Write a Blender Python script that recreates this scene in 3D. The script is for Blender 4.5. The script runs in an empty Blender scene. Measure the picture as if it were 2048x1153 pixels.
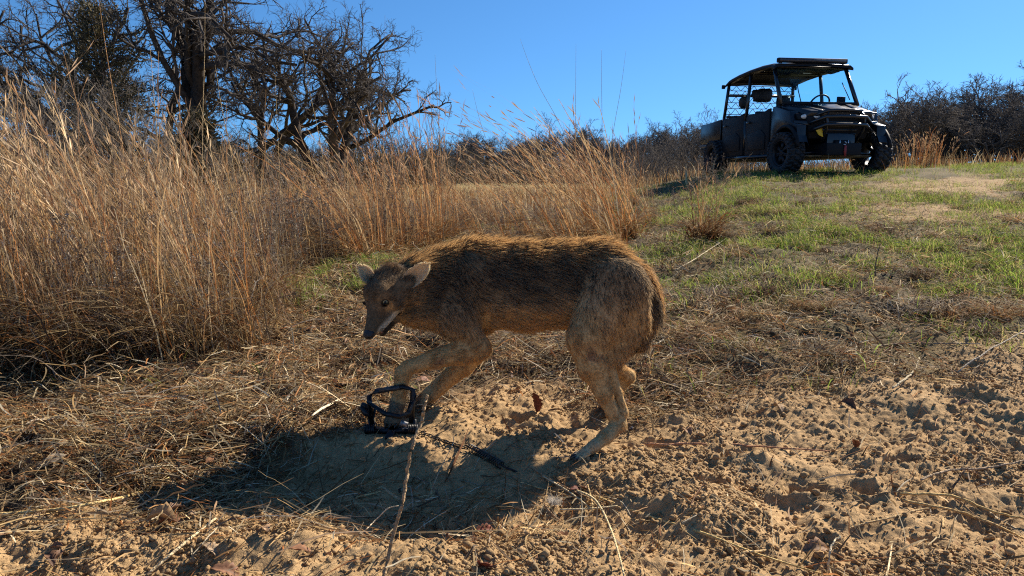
import bpy, math, random
import numpy as np
from mathutils import Vector, Matrix

# ------------------------------------------------------------------ camera, sky, sun, exposure
scene = bpy.context.scene
FPX, CAM_Z = 1384.0, 0.78                       # focal length in photo pixels (2048 wide), eye height
PITCH = math.atan((576.5 - 350.0) / FPX)
cam_data = bpy.data.cameras.new("camera")
cam_data.sensor_width = 36.0
cam_data.lens = 36.0 * FPX / 2048.0
cam_data.clip_start, cam_data.clip_end = 0.05, 3000.0
cam = bpy.data.objects.new("camera", cam_data)
scene.collection.objects.link(cam)
cam.location = (0, 0, CAM_Z)
cam.rotation_euler = (math.radians(90) - PITCH, 0, 0)
scene.camera = cam

SUN_AZ, SUN_EL = math.radians(48), math.radians(36)   # azimuth clockwise from +Y, seen from above
world = bpy.data.worlds.new("World")
scene.world = world
world.use_nodes = True
wn = world.node_tree.nodes
wn.clear()
wo = wn.new("ShaderNodeOutputWorld")
bg = wn.new("ShaderNodeBackground")
sky = wn.new("ShaderNodeTexSky")
sky.sky_type = 'NISHITA'
sky.sun_disc = False
sky.sun_elevation = SUN_EL
sky.sun_rotation = SUN_AZ
sky.altitude = 300
sky.air_density = 1.0
sky.dust_density = 0.15
sky.ozone_density = 3.5
bg.inputs["Strength"].default_value = 0.063
tcw = wn.new("ShaderNodeTexCoord")
lift = wn.new("ShaderNodeVectorMath")            # look a little above the true horizon: clear dry winter air, no haze band
lift.operation = 'ADD'
lift.inputs[1].default_value = (0, 0, 0.11)
nrm_ = wn.new("ShaderNodeVectorMath")
nrm_.operation = 'NORMALIZE'
world.node_tree.links.new(tcw.outputs["Generated"], lift.inputs[0])
world.node_tree.links.new(lift.outputs[0], nrm_.inputs[0])
world.node_tree.links.new(nrm_.outputs[0], sky.inputs["Vector"])
tint = wn.new("ShaderNodeMix")
tint.data_type, tint.blend_type = 'RGBA', 'MULTIPLY'
tint.inputs[0].default_value = 1.0
tint.inputs[7].default_value = (0.56, 0.98, 1.28, 1)
world.node_tree.links.new(sky.outputs[0], tint.inputs[6])
world.node_tree.links.new(tint.outputs[2], bg.inputs[0])
world.node_tree.links.new(bg.outputs[0], wo.inputs[0])

sd = bpy.data.lights.new("sun", 'SUN')
sd.energy = 5.0
sd.angle = math.radians(0.53)
sd.color = (1.0, 0.90, 0.76)
sun = bpy.data.objects.new("sun", sd)
scene.collection.objects.link(sun)
S = Vector((math.sin(SUN_AZ) * math.cos(SUN_EL), math.cos(SUN_AZ) * math.cos(SUN_EL), math.sin(SUN_EL)))
sun.rotation_euler = S.to_track_quat('Z', 'Y').to_euler()

vs = scene.view_settings
vs.view_transform, vs.look, vs.gamma, vs.use_curve_mapping = 'Standard', 'None', 1.0, False
vs.exposure = 0.92
scene.render.engine = 'CYCLES'
scene.cycles.use_denoising = False
scene.cycles.pixel_filter_type = 'BLACKMAN_HARRIS'
scene.cycles.filter_width = 1.15
scene.cycles.max_bounces = 8
scene.cycles.diffuse_bounces = 3
scene.cycles.glossy_bounces = 3
scene.cycles.transmission_bounces = 6
scene.cycles.transparent_max_bounces = 10
scene.cycles.caustics_reflective = False
scene.cycles.caustics_refractive = False

# ------------------------------------------------------------------ helpers
COL = scene.collection
RNG = np.random.default_rng(7)
random.seed(7)

def at(px, py, Y):
    """point at world depth Y on the sight line of a photo pixel"""
    xc, yc = (px - 1024) / FPX, (576.5 - py) / FPX
    d = (xc, math.cos(PITCH) + yc * math.sin(PITCH), -math.sin(PITCH) + yc * math.cos(PITCH))
    t = Y / d[1]
    return Vector((d[0] * t, Y, CAM_Z + d[2] * t))

def hashu(ix, iy, iz, seed):
    h = (ix.astype(np.int64) * 374761393 + iy.astype(np.int64) * 668265263 + iz.astype(np.int64) * 2147483647 + seed * 974711) & 0xFFFFFFFF
    h = ((h ^ (h >> 13)) * 1274126177) & 0xFFFFFFFF
    h = ((h ^ (h >> 16)) * 2246822519) & 0xFFFFFFFF
    return ((h ^ (h >> 15)) & 0xFFFFFF) / float(0xFFFFFF)

def vnoise(x, y, seed=0):
    x, y = np.asarray(x, float), np.asarray(y, float)
    ix, iy = np.floor(x), np.floor(y)
    fx, fy = x - ix, y - iy
    fx, fy = fx * fx * (3 - 2 * fx), fy * fy * (3 - 2 * fy)
    z = np.zeros_like(ix)
    a, b = hashu(ix, iy, z, seed), hashu(ix + 1, iy, z, seed)
    c, d = hashu(ix, iy + 1, z, seed), hashu(ix + 1, iy + 1, z, seed)
    return (a + (b - a) * fx) * (1 - fy) + (c + (d - c) * fx) * fy

def fbm(x, y, octv=4, seed=0, gain=0.5):
    s, a, n = 0, 1.0, 0
    for o in range(octv):
        s = s + a * vnoise(np.asarray(x) * 2 ** o + 17.3 * o, np.asarray(y) * 2 ** o - 9.1 * o, seed + o)
        n += a
        a *= gain
    return s / n

def vnoise3(p, seed=0):
    i = np.floor(p)
    f = p - i
    f = f * f * (3 - 2 * f)
    r = 0
    for dx in (0, 1):
        for dy in (0, 1):
            for dz in (0, 1):
                w = (f[:, 0] if dx else 1 - f[:, 0]) * (f[:, 1] if dy else 1 - f[:, 1]) * (f[:, 2] if dz else 1 - f[:, 2])
                r = r + w * hashu(i[:, 0] + dx, i[:, 1] + dy, i[:, 2] + dz, seed)
    return r

def sstep(a, b, x):
    t = np.clip((np.asarray(x, float) - a) / (b - a), 0, 1)
    return t * t * (3 - 2 * t)

class MB:
    """collects vertices, faces and colours; build() links them as one mesh object"""
    def __init__(s):
        s.V, s.F, s.C, s.n = [], [], [], 0
    def add(s, V, F, C=(1, 1, 1)):
        V = np.asarray(V, float).reshape(-1, 3)
        C = np.asarray(C, float)
        if C.ndim == 1:
            C = np.tile(C, (len(V), 1))
        s.V.append(V)
        s.C.append(C)
        Fs = F if isinstance(F, list) and len(F) and isinstance(F[0], np.ndarray) else [F]
        for f in Fs:
            if isinstance(f, np.ndarray):
                s.F.append(f + s.n)
            else:
                for one in f:
                    s.F.append(np.array([one]) + s.n)
        s.n += len(V)
    def mesh(s, name, mat, smooth=False):
        me = bpy.data.meshes.new(name)
        V, C = np.concatenate(s.V), np.concatenate(s.C)
        sizes = np.concatenate([np.full(len(f), f.shape[1]) for f in s.F])
        loops = np.concatenate([f.reshape(-1) for f in s.F])
        me.vertices.add(len(V))
        me.vertices.foreach_set("co", V.astype(np.float32).reshape(-1))
        me.loops.add(len(loops))
        me.loops.foreach_set("vertex_index", loops.astype(np.int32))
        me.polygons.add(len(sizes))
        me.polygons.foreach_set("loop_start", (np.cumsum(sizes) - sizes).astype(np.int32))
        me.polygons.foreach_set("loop_total", sizes.astype(np.int32))
        if smooth:
            me.polygons.foreach_set("use_smooth", np.ones(len(sizes), bool))
        a = me.attributes.new("Col", 'FLOAT_COLOR', 'POINT')
        a.data.foreach_set("color", np.concatenate([C, np.ones((len(C), 1))], 1).astype(np.float32).reshape(-1))
        me.update(calc_edges=True)
        me.validate()
        if mat:
            me.materials.append(mat)
        return me
    def build(s, name, mat, parent=None, smooth=False):
        return link(name, s.mesh(name, mat, smooth), parent)
    # shapes
    def ribbons(s, P, W, S, C):
        n, k = P.shape[:2]
        W = np.broadcast_to(W, (n, k))[..., None]
        S = np.broadcast_to(S, (n, k, 3))
        V = np.stack([P - S * W, P + S * W], 2).reshape(-1, 3)
        C = np.asarray(C, float)
        if C.ndim == 2:
            C = np.broadcast_to(C[:, None, :], (n, k, 3))
        C = np.repeat(C[:, :, None, :], 2, 2).reshape(-1, 3)
        b = (np.arange(n)[:, None] * k + np.arange(k - 1)[None]).reshape(-1) * 2
        s.add(V, np.stack([b, b + 1, b + 3, b + 2], 1), C)
    def tubes(s, P, R, sides=4, C=(1, 1, 1)):
        n, k = P.shape[:2]
        R = np.broadcast_to(R, (n, k))
        T = np.gradient(P, axis=1)
        T /= np.linalg.norm(T, axis=2, keepdims=True) + 1e-9
        up = np.where(np.abs(T[..., 2:3]) > 0.9, np.array([1.0, 0, 0]), np.array([0, 0, 1.0]))
        A = np.cross(T, up)
        A /= np.linalg.norm(A, axis=2, keepdims=True) + 1e-9
        B = np.cross(T, A)
        an = np.arange(sides) * 2 * math.pi / sides
        V = P[:, :, None] + R[..., None, None] * (A[:, :, None] * np.cos(an)[:, None] + B[:, :, None] * np.sin(an)[:, None])
        C = np.asarray(C, float)
        if C.ndim == 2:
            C = np.repeat(C, k * sides, 0)
        j = np.arange(sides)
        b = ((np.arange(n)[:, None] * k + np.arange(k - 1)[None]) * sides).reshape(-1, 1)
        j2 = (j + 1) % sides
        F = np.stack([b + j, b + j2, b + sides + j2, b + sides + j], 2).reshape(-1, 4)
        V = V.reshape(-1, 3)
        caps = []
        if n <= 60:
            for i in range(n):
                caps.append(np.array([list(range(i * k * sides + sides - 1, i * k * sides - 1, -1))]))
                e = (i * k + k - 1) * sides
                caps.append(np.array([list(range(e, e + sides))]))
        s.add(V, [F] + caps, C)
    def tube(s, pts, r, sides=8, C=(1, 1, 1)):
        P = np.array([list(p) for p in pts], float)[None]
        s.tubes(P, np.broadcast_to(np.asarray(r, float), (1, P.shape[1])), sides, C)
    def hexa(s, p, C=(1, 1, 1)):
        """8 corners: bottom ring 0-3, top ring 4-7"""
        s.add(np.array([list(q) for q in p], float), np.array([[3, 2, 1, 0], [4, 5, 6, 7], [0, 1, 5, 4], [1, 2, 6, 5], [2, 3, 7, 6], [3, 0, 4, 7]]), C)
    def box(s, c, d, C=(1, 1, 1), M=None):
        q = [(x, y, z) for z in (-.5, .5) for x, y in ((-.5, -.5), (.5, -.5), (.5, .5), (-.5, .5))]
        V = [Vector((a * d[0], b * d[1], e * d[2])) for a, b, e in q]
        if M is not None:
            V = [M @ v for v in V]
        s.hexa([v + Vector(c) for v in V], C)
    def prism(s, poly, x0, x1, C=(1, 1, 1)):
        """polygon in (y, z), extruded along x"""
        n = len(poly)
        V = [(x0, a, b) for a, b in poly] + [(x1, a, b) for a, b in poly]
        s.add(V, [np.array([list(range(n))[::-1]]), np.array([list(range(n, 2 * n))]),
                  np.array([[i, (i + 1) % n, n + (i + 1) % n, n + i] for i in range(n)])], C)
    def lathe_x(s, prof, seg=32, C=(1, 1, 1), closed=True):
        """profile (x, r) turned about the x axis"""
        m = len(prof)
        an = np.arange(seg) * 2 * math.pi / seg
        V = np.array([[(x, r * math.cos(a), r * math.sin(a)) for x, r in prof] for a in an]).reshape(-1, 3)
        F = []
        for i in range(seg):
            for j in range(m if closed else m - 1):
                j2 = (j + 1) % m
                F.append([i * m + j, ((i + 1) % seg) * m + j, ((i + 1) % seg) * m + j2, i * m + j2])
        s.add(V, np.array(F), C)

def link(name, data, parent=None):
    o = bpy.data.objects.new(name, data)
    COL.objects.link(o)
    if parent:
        o.parent = parent
    return o

def tag(o, label=None, cat=None, group=None, kind=None):
    if label: o["label"] = label
    if cat: o["category"] = cat
    if group: o["group"] = group
    if kind: o["kind"] = kind
    return o

def thing(name, label, cat, loc=(0, 0, 0), rz=0.0, group=None):
    o = link(name, None)
    o.location = loc
    o.rotation_euler = (0, 0, rz)
    o.empty_display_size = 0.1
    return tag(o, label, cat, group)

def copy_tree(o, parent=None):
    c = o.copy()
    COL.objects.link(c)
    c.parent = parent
    for ch in list(o.children):
        copy_tree(ch, c)
    return c

# ------------------------------------------------------------------ materials
def mat_new(name):
    m = bpy.data.materials.new(name)
    m.use_nodes = True
    return m, m.node_tree.nodes, m.node_tree.links, m.node_tree.nodes["Principled BSDF"]

def mat_plain(name, col, rough=0.5, metal=0.0, spec=0.5, noise=0.0, nscale=20.0, bump=0.0, coat=0.0):
    m, N, L, b = mat_new(name)
    b.inputs["Base Color"].default_value = (*col, 1)
    b.inputs["Roughness"].default_value = rough
    b.inputs["Metallic"].default_value = metal
    b.inputs["Specular IOR Level"].default_value = spec
    b.inputs["Coat Weight"].default_value = coat
    if noise or bump:
        tc = N.new("ShaderNodeTexCoord")
        nt = N.new("ShaderNodeTexNoise")
        nt.inputs["Scale"].default_value = nscale
        nt.inputs["Detail"].default_value = 5
        L.new(tc.outputs["Object"], nt.inputs["Vector"])
        if noise:
            r = N.new("ShaderNodeMapRange")
            r.inputs[1].default_value, r.inputs[2].default_value = 0.3, 0.7
            r.inputs[3].default_value, r.inputs[4].default_value = 1 - noise, 1 + noise
            mx = N.new("ShaderNodeMix")
            mx.data_type = 'RGBA'
            mx.blend_type = 'MULTIPLY'
            mx.inputs[0].default_value = 1
            mx.inputs[6].default_value = (*col, 1)
            L.new(nt.outputs[0], r.inputs[0])
            L.new(r.outputs[0], mx.inputs[7])
            L.new(mx.outputs[2], b.inputs["Base Color"])
            r2 = N.new("ShaderNodeMapRange")
            r2.inputs[3].default_value, r2.inputs[4].default_value = rough - .12, rough + .12
            L.new(nt.outputs[0], r2.inputs[0])
            L.new(r2.outputs[0], b.inputs["Roughness"])
        if bump:
            bn = N.new("ShaderNodeBump")
            bn.inputs["Strength"].default_value = bump
            bn.inputs["Distance"].default_value = 0.01
            L.new(nt.outputs[0], bn.inputs["Height"])
            L.new(bn.outputs[0], b.inputs["Normal"])
    return m

def mat_veg(name, transl=0.35, gloss=0.04, rough=0.5, nscale=60.0, namp=0.25):
    """vegetation: vertex colour, fine colour variation, light passing through"""
    m, N, L, b = mat_new(name)
    N.remove(b)
    out = N["Material Output"]
    at_ = N.new("ShaderNodeAttribute")
    at_.attribute_name = "Col"
    geo = N.new("ShaderNodeNewGeometry")
    nt = N.new("ShaderNodeTexNoise")
    nt.inputs["Scale"].default_value = nscale
    nt.inputs["Detail"].default_value = 3
    L.new(geo.outputs["Position"], nt.inputs["Vector"])
    r = N.new("ShaderNodeMapRange")
    r.inputs[1].default_value, r.inputs[2].default_value = 0.3, 0.7
    r.inputs[3].default_value, r.inputs[4].default_value = 1 - namp, 1 + namp
    L.new(nt.outputs[0], r.inputs[0])
    mx = N.new("ShaderNodeMix")
    mx.data_type = 'RGBA'
    mx.blend_type = 'MULTIPLY'
    mx.inputs[0].default_value = 1
    L.new(at_.outputs["Color"], mx.inputs[6])
    L.new(r.outputs[0], mx.inputs[7])
    d = N.new("ShaderNodeBsdfDiffuse")
    t = N.new("ShaderNodeBsdfTranslucent")
    L.new(mx.outputs[2], d.inputs[0])
    L.new(mx.outputs[2], t.inputs[0])
    s1 = N.new("ShaderNodeMixShader")
    s1.inputs[0].default_value = transl
    L.new(d.outputs[0], s1.inputs[1])
    L.new(t.outputs[0], s1.inputs[2])
    g = N.new("ShaderNodeBsdfGlossy")
    g.inputs["Roughness"].default_value = rough
    g.inputs["Color"].default_value = (1, 1, 1, 1)
    s2 = N.new("ShaderNodeMixShader")
    s2.inputs[0].default_value = gloss
    L.new(s1.outputs[0], s2.inputs[1])
    L.new(g.outputs[0], s2.inputs[2])
    L.new(s2.outputs[0], out.inputs["Surface"])
    return m

def mat_bark(name, scale=9.0, spec=0.1):
    m, N, L, b = mat_new(name)
    at_ = N.new("ShaderNodeAttribute")
    at_.attribute_name = "Col"
    tc = N.new("ShaderNodeTexCoord")
    nt = N.new("ShaderNodeTexNoise")
    nt.inputs["Scale"].default_value = scale
    nt.inputs["Detail"].default_value = 6
    L.new(tc.outputs["Object"], nt.inputs["Vector"])
    r = N.new("ShaderNodeMapRange")
    r.inputs[1].default_value, r.inputs[2].default_value = 0.3, 0.7
    r.inputs[3].default_value, r.inputs[4].default_value = 0.6, 1.5
    L.new(nt.outputs[0], r.inputs[0])
    mx = N.new("ShaderNodeMix")
    mx.data_type = 'RGBA'
    mx.blend_type = 'MULTIPLY'
    mx.inputs[0].default_value = 1
    L.new(at_.outputs["Color"], mx.inputs[6])
    L.new(r.outputs[0], mx.inputs[7])
    L.new(mx.outputs[2], b.inputs["Base Color"])
    b.inputs["Roughness"].default_value = 0.9
    b.inputs["Specular IOR Level"].default_value = spec
    bn = N.new("ShaderNodeBump")
    bn.inputs["Strength"].default_value = 0.6
    bn.inputs["Distance"].default_value = 0.03
    L.new(nt.outputs[0], bn.inputs["Height"])
    L.new(bn.outputs[0], b.inputs["Normal"])
    return m

def mat_ground():
    m, N, L, b = mat_new("ground_sand_and_soil")
    at_ = N.new("ShaderNodeAttribute")
    at_.attribute_name = "Col"
    geo = N.new("ShaderNodeNewGeometry")
    heights = []
    for sc, det in ((9, 6), (70, 6), (420, 4)):
        nt = N.new("ShaderNodeTexNoise")
        nt.inputs["Scale"].default_value = sc
        nt.inputs["Detail"].default_value = det
        nt.inputs["Roughness"].default_value = 0.6
        L.new(geo.outputs["Position"], nt.inputs["Vector"])
        heights.append(nt)
    prev = at_.outputs["Color"]
    for nt, amp in zip(heights, (0.16, 0.2, 0.28)):
        r = N.new("ShaderNodeMapRange")
        r.inputs[1].default_value, r.inputs[2].default_value = 0.3, 0.7
        r.inputs[3].default_value, r.inputs[4].default_value = 1 - amp, 1 + amp
        L.new(nt.outputs[0], r.inputs[0])
        mx = N.new("ShaderNodeMix")
        mx.data_type = 'RGBA'
        mx.blend_type = 'MULTIPLY'
        mx.inputs[0].default_value = 1
        L.new(prev, mx.inputs[6])
        L.new(r.outputs[0], mx.inputs[7])
        prev = mx.outputs[2]
    L.new(prev, b.inputs["Base Color"])
    b.inputs["Roughness"].default_value = 0.95
    b.inputs["Specular IOR Level"].default_value = 0.15
    nrm = None
    for nt, dist in zip(heights[1:], (0.006, 0.0022)):
        bn = N.new("ShaderNodeBump")
        bn.inputs["Strength"].default_value = 0.9
        bn.inputs["Distance"].default_value = dist
        L.new(nt.outputs[0], bn.inputs["Height"])
        if nrm:
            L.new(nrm, bn.inputs["Normal"])
        nrm = bn.outputs[0]
    L.new(nrm, b.inputs["Normal"])
    return m

M_GROUND = mat_ground()
M_DRY = mat_veg("dry_grass", 0.30, 0.012, 0.55)
M_GREEN = mat_veg("green_grass", 0.55, 0.012, 0.5)
M_LEAF = mat_veg("dead_leaf", 0.25, 0.012, 0.55, 150, 0.35)
M_JUNIPER = mat_veg("juniper_foliage", 0.2, 0.02, 0.5)
M_BARK = mat_bark("bark")
M_TWIG = mat_bark("weed_stem", 120.0)

# ------------------------------------------------------------------ terrain
def bank(x, y):
    """0 on the low grassy left, 1 on the rise that carries the vehicle"""
    xe = 0.55 + 0.16 * np.clip(y, 0, 40)
    w = 0.7 + 0.09 * np.clip(y, 0, 40)
    return sstep(-w, w, x - xe)

def H0(x, y):
    x, y = np.asarray(x, float), np.asarray(y, float)
    r = 0.072 * np.clip(y - 1.3, 0, 11.2)
    r = r + 0.032 * np.clip(x - 5.2, 0, 10) * sstep(5, 13, y)
    r = r * (1 - sstep(17.5, 34, y))
    low = 0.018 * np.clip(y - 2, 0, 12) * (1 - sstep(14, 30, y))
    h = low + (r - low) * bank(x, y)
    h = h + 0.13 * np.exp(-((x + 0.75) / 0.55) ** 2 - ((y - 4.6) / 0.8) ** 2)
    h = h + 0.05 * (fbm(x * 0.8, y * 0.8, 3, 11) - 0.5) * sstep(2.3, 5, y) * (1 - 0.7 * sstep(8, 12, y))
    # scraped hollow where the animal has been circling
    h = h - 0.055 * np.exp(-((x + 0.30) / 0.55) ** 4 - ((y - 1.62) / 0.22) ** 4) + .03 * np.exp(-((x + .05) / .2) ** 2 - ((y - 2.15) / .14) ** 2)
    return h

def sandmask(x, y):
    n = fbm(x * 2.2, y * 2.2, 4, 31)
    edge = 2.35 + 0.25 * sstep(0.3, 1.2, x) - 0.85 * sstep(-0.2, -1.0, x) * 0 - 0.95 * sstep(0.15, 1.0, -x)
    near = sstep(0.22, -0.22, y - edge + (n - 0.5) * 0.9)
    road = sstep(0.50, 0.60, fbm(x * 1.0, y * 1.5, 4, 41, .6) + .05) * sstep(5.0, 6.5, y) * sstep(12.5, 10, y) * sstep(-.6, .8, x - .50 * y)
    return np.clip(near + road * 0.75, 0, 1)

def near_sand(x, y):
    return sandmask(x, y) * (1 - sstep(3.2, 4.2, y))

PITS = [(0.62, 1.80, .050, .020, .034), (0.73, 1.62, .045, .024, .030), (0.50, 1.66, .036, .018, .026), (0.86, 1.60, .036, .018, .026), (0.35, 1.52, .04, .018, .02),
        (0.30, 2.16, .06, .03, .03), (0.44, 1.93, .04, .018, .026), (0.17, 1.40, .05, .02, .022), (0.66, 1.40, .035, .02, .026), (0.9, 1.38, .04, .016, .02),
        (-.1, 1.33, .04, .016, .018), (0.52, 2.12, .04, .02, .02), (0.75, 2.05, .04, .018, .018), (1.05, 1.75, .04, .025, .018), (0.05, 2.12, .05, .025, .026)]

def H(x, y):
    x, y = np.atleast_1d(np.asarray(x, float)), np.atleast_1d(np.asarray(y, float))
    h = H0(x, y)
    s = near_sand(x, y)
    n_ = (s > 0)
    if n_.ndim and n_.any():
        h[n_] += s[n_] * sand_relief(x[n_], y[n_])
    h = h + (1 - s) * (0.11 * (fbm(x * 5, y * 5, 3, 101) - 0.5) + 0.030 * (fbm(x * 22, y * 22, 2, 111) - 0.5)) * (1 - sstep(10, 16, y))
    for cx, cy, z, r in FEET:
        w = np.exp(-((x - cx) ** 2 + (y - cy) ** 2) / (r * r))
        h = h * (1 - w) + z * w
    return h

def sand_relief(x, y):
    d = 0.10 * (fbm(x * 4.5, y * 5.5, 3, 51) - 0.5) + 0.034 * (fbm(x * 17, y * 17, 4, 61, .6) - 0.5)
    bill = np.abs(fbm(x * 42, y * 42, 3, 71) - 0.5) * 2
    rough = sstep(0.35, 0.6, fbm(x * 3.1 + 5, y * 3.1, 3, 81))
    d = d + (0.008 + 0.012 * rough) * bill + (0.006 + 0.016 * rough) * (fbm(x * 75, y * 75, 3, 91, .6) - 0.5)
    wx, wy = x + .06 * (fbm(x * 18, y * 18, 3, 95, .7) - .5), y + .06 * (fbm(x * 18, y * 18, 3, 96, .7) - .5)
    for cx, cy, rx, ry, dp in PITS:
        q = ((wx - cx) / rx) ** 2 + ((wy - cy) / ry) ** 2
        d = d - dp * np.exp(-q * q * 0.8) + 0.45 * dp * np.exp(-((np.sqrt(q) - 1.45) / 0.35) ** 2)
    # the hollow in the animal's shade is smoother, and the feet stand level
    flat = 0.15 * np.exp(-((x + 0.3) / 0.42) ** 4 - ((y - 1.7) / 0.16) ** 4)
    return d * (1 - flat)

FEET = [(0.195, 1.83, 0.0, .06), (-0.36, 2.07, 0.0, .10), (-0.30, 2.30, 0.0, .06), (0.33, 2.25, 0.0, .05)]

def build_ground():
    def axis(lo, hi, step, g, end_lo, end_hi):
        c = list(np.arange(lo, hi, step))
        s, v = step, hi
        while v < end_hi:
            c.append(v); s *= g; v += s
        s, v = step, lo
        pre = []
        while v > end_lo:
            s *= g; v -= s; pre.append(v)
        return np.array(pre[::-1] + c)
    xs = axis(-1.3, 1.6, .0054, 1.04, -700, 700)
    ys = axis(1.1, 2.6, .0054, 1.014, -40, 40)
    ys = np.concatenate([ys, 40 * 1.06 ** np.arange(1, 55)])
    X, Y = np.meshgrid(xs, ys)
    Z = H(X, Y)
    s = sandmask(X, Y)
    n1, n2 = fbm(X * 1.3, Y * 1.3, 4, 121)[..., None], fbm(X * 6, Y * 6, 3, 131)[..., None]
    sand = np.array([.385, .250, .122]) * (0.82 + 0.36 * n2)
    soil = np.array([.10, .070, .042]) * (0.7 + 0.6 * n2) + np.array([.03, .04, 0.0]) * n1
    straw = np.array([.30, .215, .11]) * (0.7 + .6 * n2)
    dark = np.array([.085, .060, .038]) * (0.7 + 0.6 * n2)
    b = bank(X, Y)[..., None]
    c = soil * b + (dark * (1 - sstep(12, 20, Y))[..., None] + straw * sstep(12, 20, Y)[..., None]) * (1 - b)
    c = c + (np.array([.36, .29, .13]) * (.8 + .4 * n1) - c) * sstep(18, 30, Y)[..., None]
    # bare sand colour blended over soil and straw by the sand mask
    C = c * (1 - s[..., None]) + sand * s[..., None]
    nx, ny = len(xs), len(ys)
    i = (np.arange(ny - 1)[:, None] * nx + np.arange(nx - 1)[None]).reshape(-1)
    m = MB()
    m.add(np.stack([X, Y, Z], 2).reshape(-1, 3), np.stack([i, i + 1, i + nx + 1, i + nx], 1), C.reshape(-1, 3))
    return tag(m.build("ground", M_GROUND, smooth=True), kind="structure")
ground = build_ground()

# ------------------------------------------------------------------ the coyote
def mat_fur_skin():
    m, N, L, b = mat_new("coyote_underfur")
    a = N.new("ShaderNodeAttribute")
    a.attribute_name = "Col"
    geo = N.new("ShaderNodeNewGeometry")
    nt = N.new("ShaderNodeTexNoise")
    nt.inputs["Scale"].default_value = 180
    nt.inputs["Detail"].default_value = 4
    L.new(geo.outputs["Position"], nt.inputs["Vector"])
    r = N.new("ShaderNodeMapRange")
    r.inputs[1].default_value, r.inputs[2].default_value = 0.3, 0.7
    r.inputs[3].default_value, r.inputs[4].default_value = 0.6, 1.3
    L.new(nt.outputs[0], r.inputs[0])
    mx = N.new("ShaderNodeMix")
    mx.data_type, mx.blend_type = 'RGBA', 'MULTIPLY'
    mx.inputs[0].default_value = 1
    L.new(a.outputs["Color"], mx.inputs[6])
    L.new(r.outputs[0], mx.inputs[7])
    L.new(mx.outputs[2], b.inputs["Base Color"])
    b.inputs["Roughness"].default_value = 0.9
    b.inputs["Specular IOR Level"].default_value = 0.1
    bn = N.new("ShaderNodeBump")
    bn.inputs["Strength"].default_value = 0.6
    bn.inputs["Distance"].default_value = 0.004
    L.new(nt.outputs[0], bn.inputs["Height"])
    L.new(bn.outputs[0], b.inputs["Normal"])
    return m

def mat_fur():
    m, N, L, b = mat_new("coyote_fur")
    N.remove(b)
    a = N.new("ShaderNodeAttribute")
    a.attribute_name = "Col"
    d = N.new("ShaderNodeBsdfDiffuse")
    t = N.new("ShaderNodeBsdfTranslucent")
    g = N.new("ShaderNodeBsdfGlossy")
    g.inputs["Roughness"].default_value = .45
    L.new(a.outputs["Color"], d.inputs[0])
    L.new(a.outputs["Color"], t.inputs[0])
    s1, s2 = N.new("ShaderNodeMixShader"), N.new("ShaderNodeMixShader")
    s1.inputs[0].default_value = .5
    s2.inputs[0].default_value = .02
    L.new(d.outputs[0], s1.inputs[1]); L.new(t.outputs[0], s1.inputs[2])
    L.new(s1.outputs[0], s2.inputs[1]); L.new(g.outputs[0], s2.inputs[2])
    L.new(s2.outputs[0], N["Material Output"].inputs["Surface"])
    return m

M_SKIN, M_FUR = mat_fur_skin(), mat_fur()
M_EAR = mat_veg('coyote_ear', .50, .02, .6, 250, .2)
M_NOSE = mat_plain("wet_black_nose", (.012, .011, .011), .38, bump=.4, nscale=700)
M_CLAW = mat_plain("claw_horn", (.05, .04, .03), .4)

def project(P):
    """side-on chart of the animal, in photo-pixel units at the animal's own depth"""
    Y = 2.10
    dy, dz = Y, P[:, 2] - CAM_Z
    c, s = math.cos(PITCH), math.sin(PITCH)
    dep = dy * c - dz * s
    return 1024 + FPX * P[:, 0] / dep, 576.5 - FPX * (dy * s + dz * c) / dep

AX = Vector((-0.30, 0.14, 0)).normalized()            # body axis, tail to head
LAT = np.array([AX.y, -AX.x, 0.0])
if LAT[1] > 0:
    LAT = -LAT                                        # the animal's left: towards the camera
def bodyY(px):
    return 2.17 + (px - 880) / (1290 - 880) * (2.06 - 2.17)

# primitives: (a, b, ra, rb, lateral squash, hair flow, hair length, tag)
PR = []
def prim(a, b, ra, rb, sq=1.0, flow=None, hl=.01, t='', k=.02):
    a, b = np.array(a, float), np.array(b, float)
    if flow is None:
        flow = b - a
    flow = np.array(flow, float)
    flow = flow / (np.linalg.norm(flow) + 1e-9)
    PR.append((a, b, ra, rb, sq, flow, hl, t, k))

def pm(r, Y):                                          # pixels to metres at depth Y
    return r * Y / FPX

def chain(pts, off=0.0, sq=1.0, hl=.01, t='', k=.02, flow=None, bodyrel=True):
    """pts: (px, py, radius px, depth or None)"""
    Q = []
    for q in pts:
        Y = q[3] if len(q) > 3 else bodyY(q[0])
        Q.append((np.array(at(q[0], q[1], Y)) + LAT * off, pm(q[2], Y)))
    for (a, ra), (b, rb) in zip(Q[:-1], Q[1:]):
        prim(a, b, ra, rb, sq, flow, hl, t, k)

BACK = (1.0, -0.35, -0.25)
chain([(880, 578, 70), (960, 570, 86), (1050, 574, 85), (1130, 570, 82), (1195, 568, 82), (1244, 590, 70)], 0, .66, .030, 'torso', .03, flow=BACK)
chain([(1244, 590, 70), (1266, 618, 58)], 0, .70, .030, 'torso', .03, flow=(.5, -.1, -.8))
chain([(900, 640, 26), (960, 648, 22)], 0, .8, .022, 'chest', .03, flow=BACK)
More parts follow.
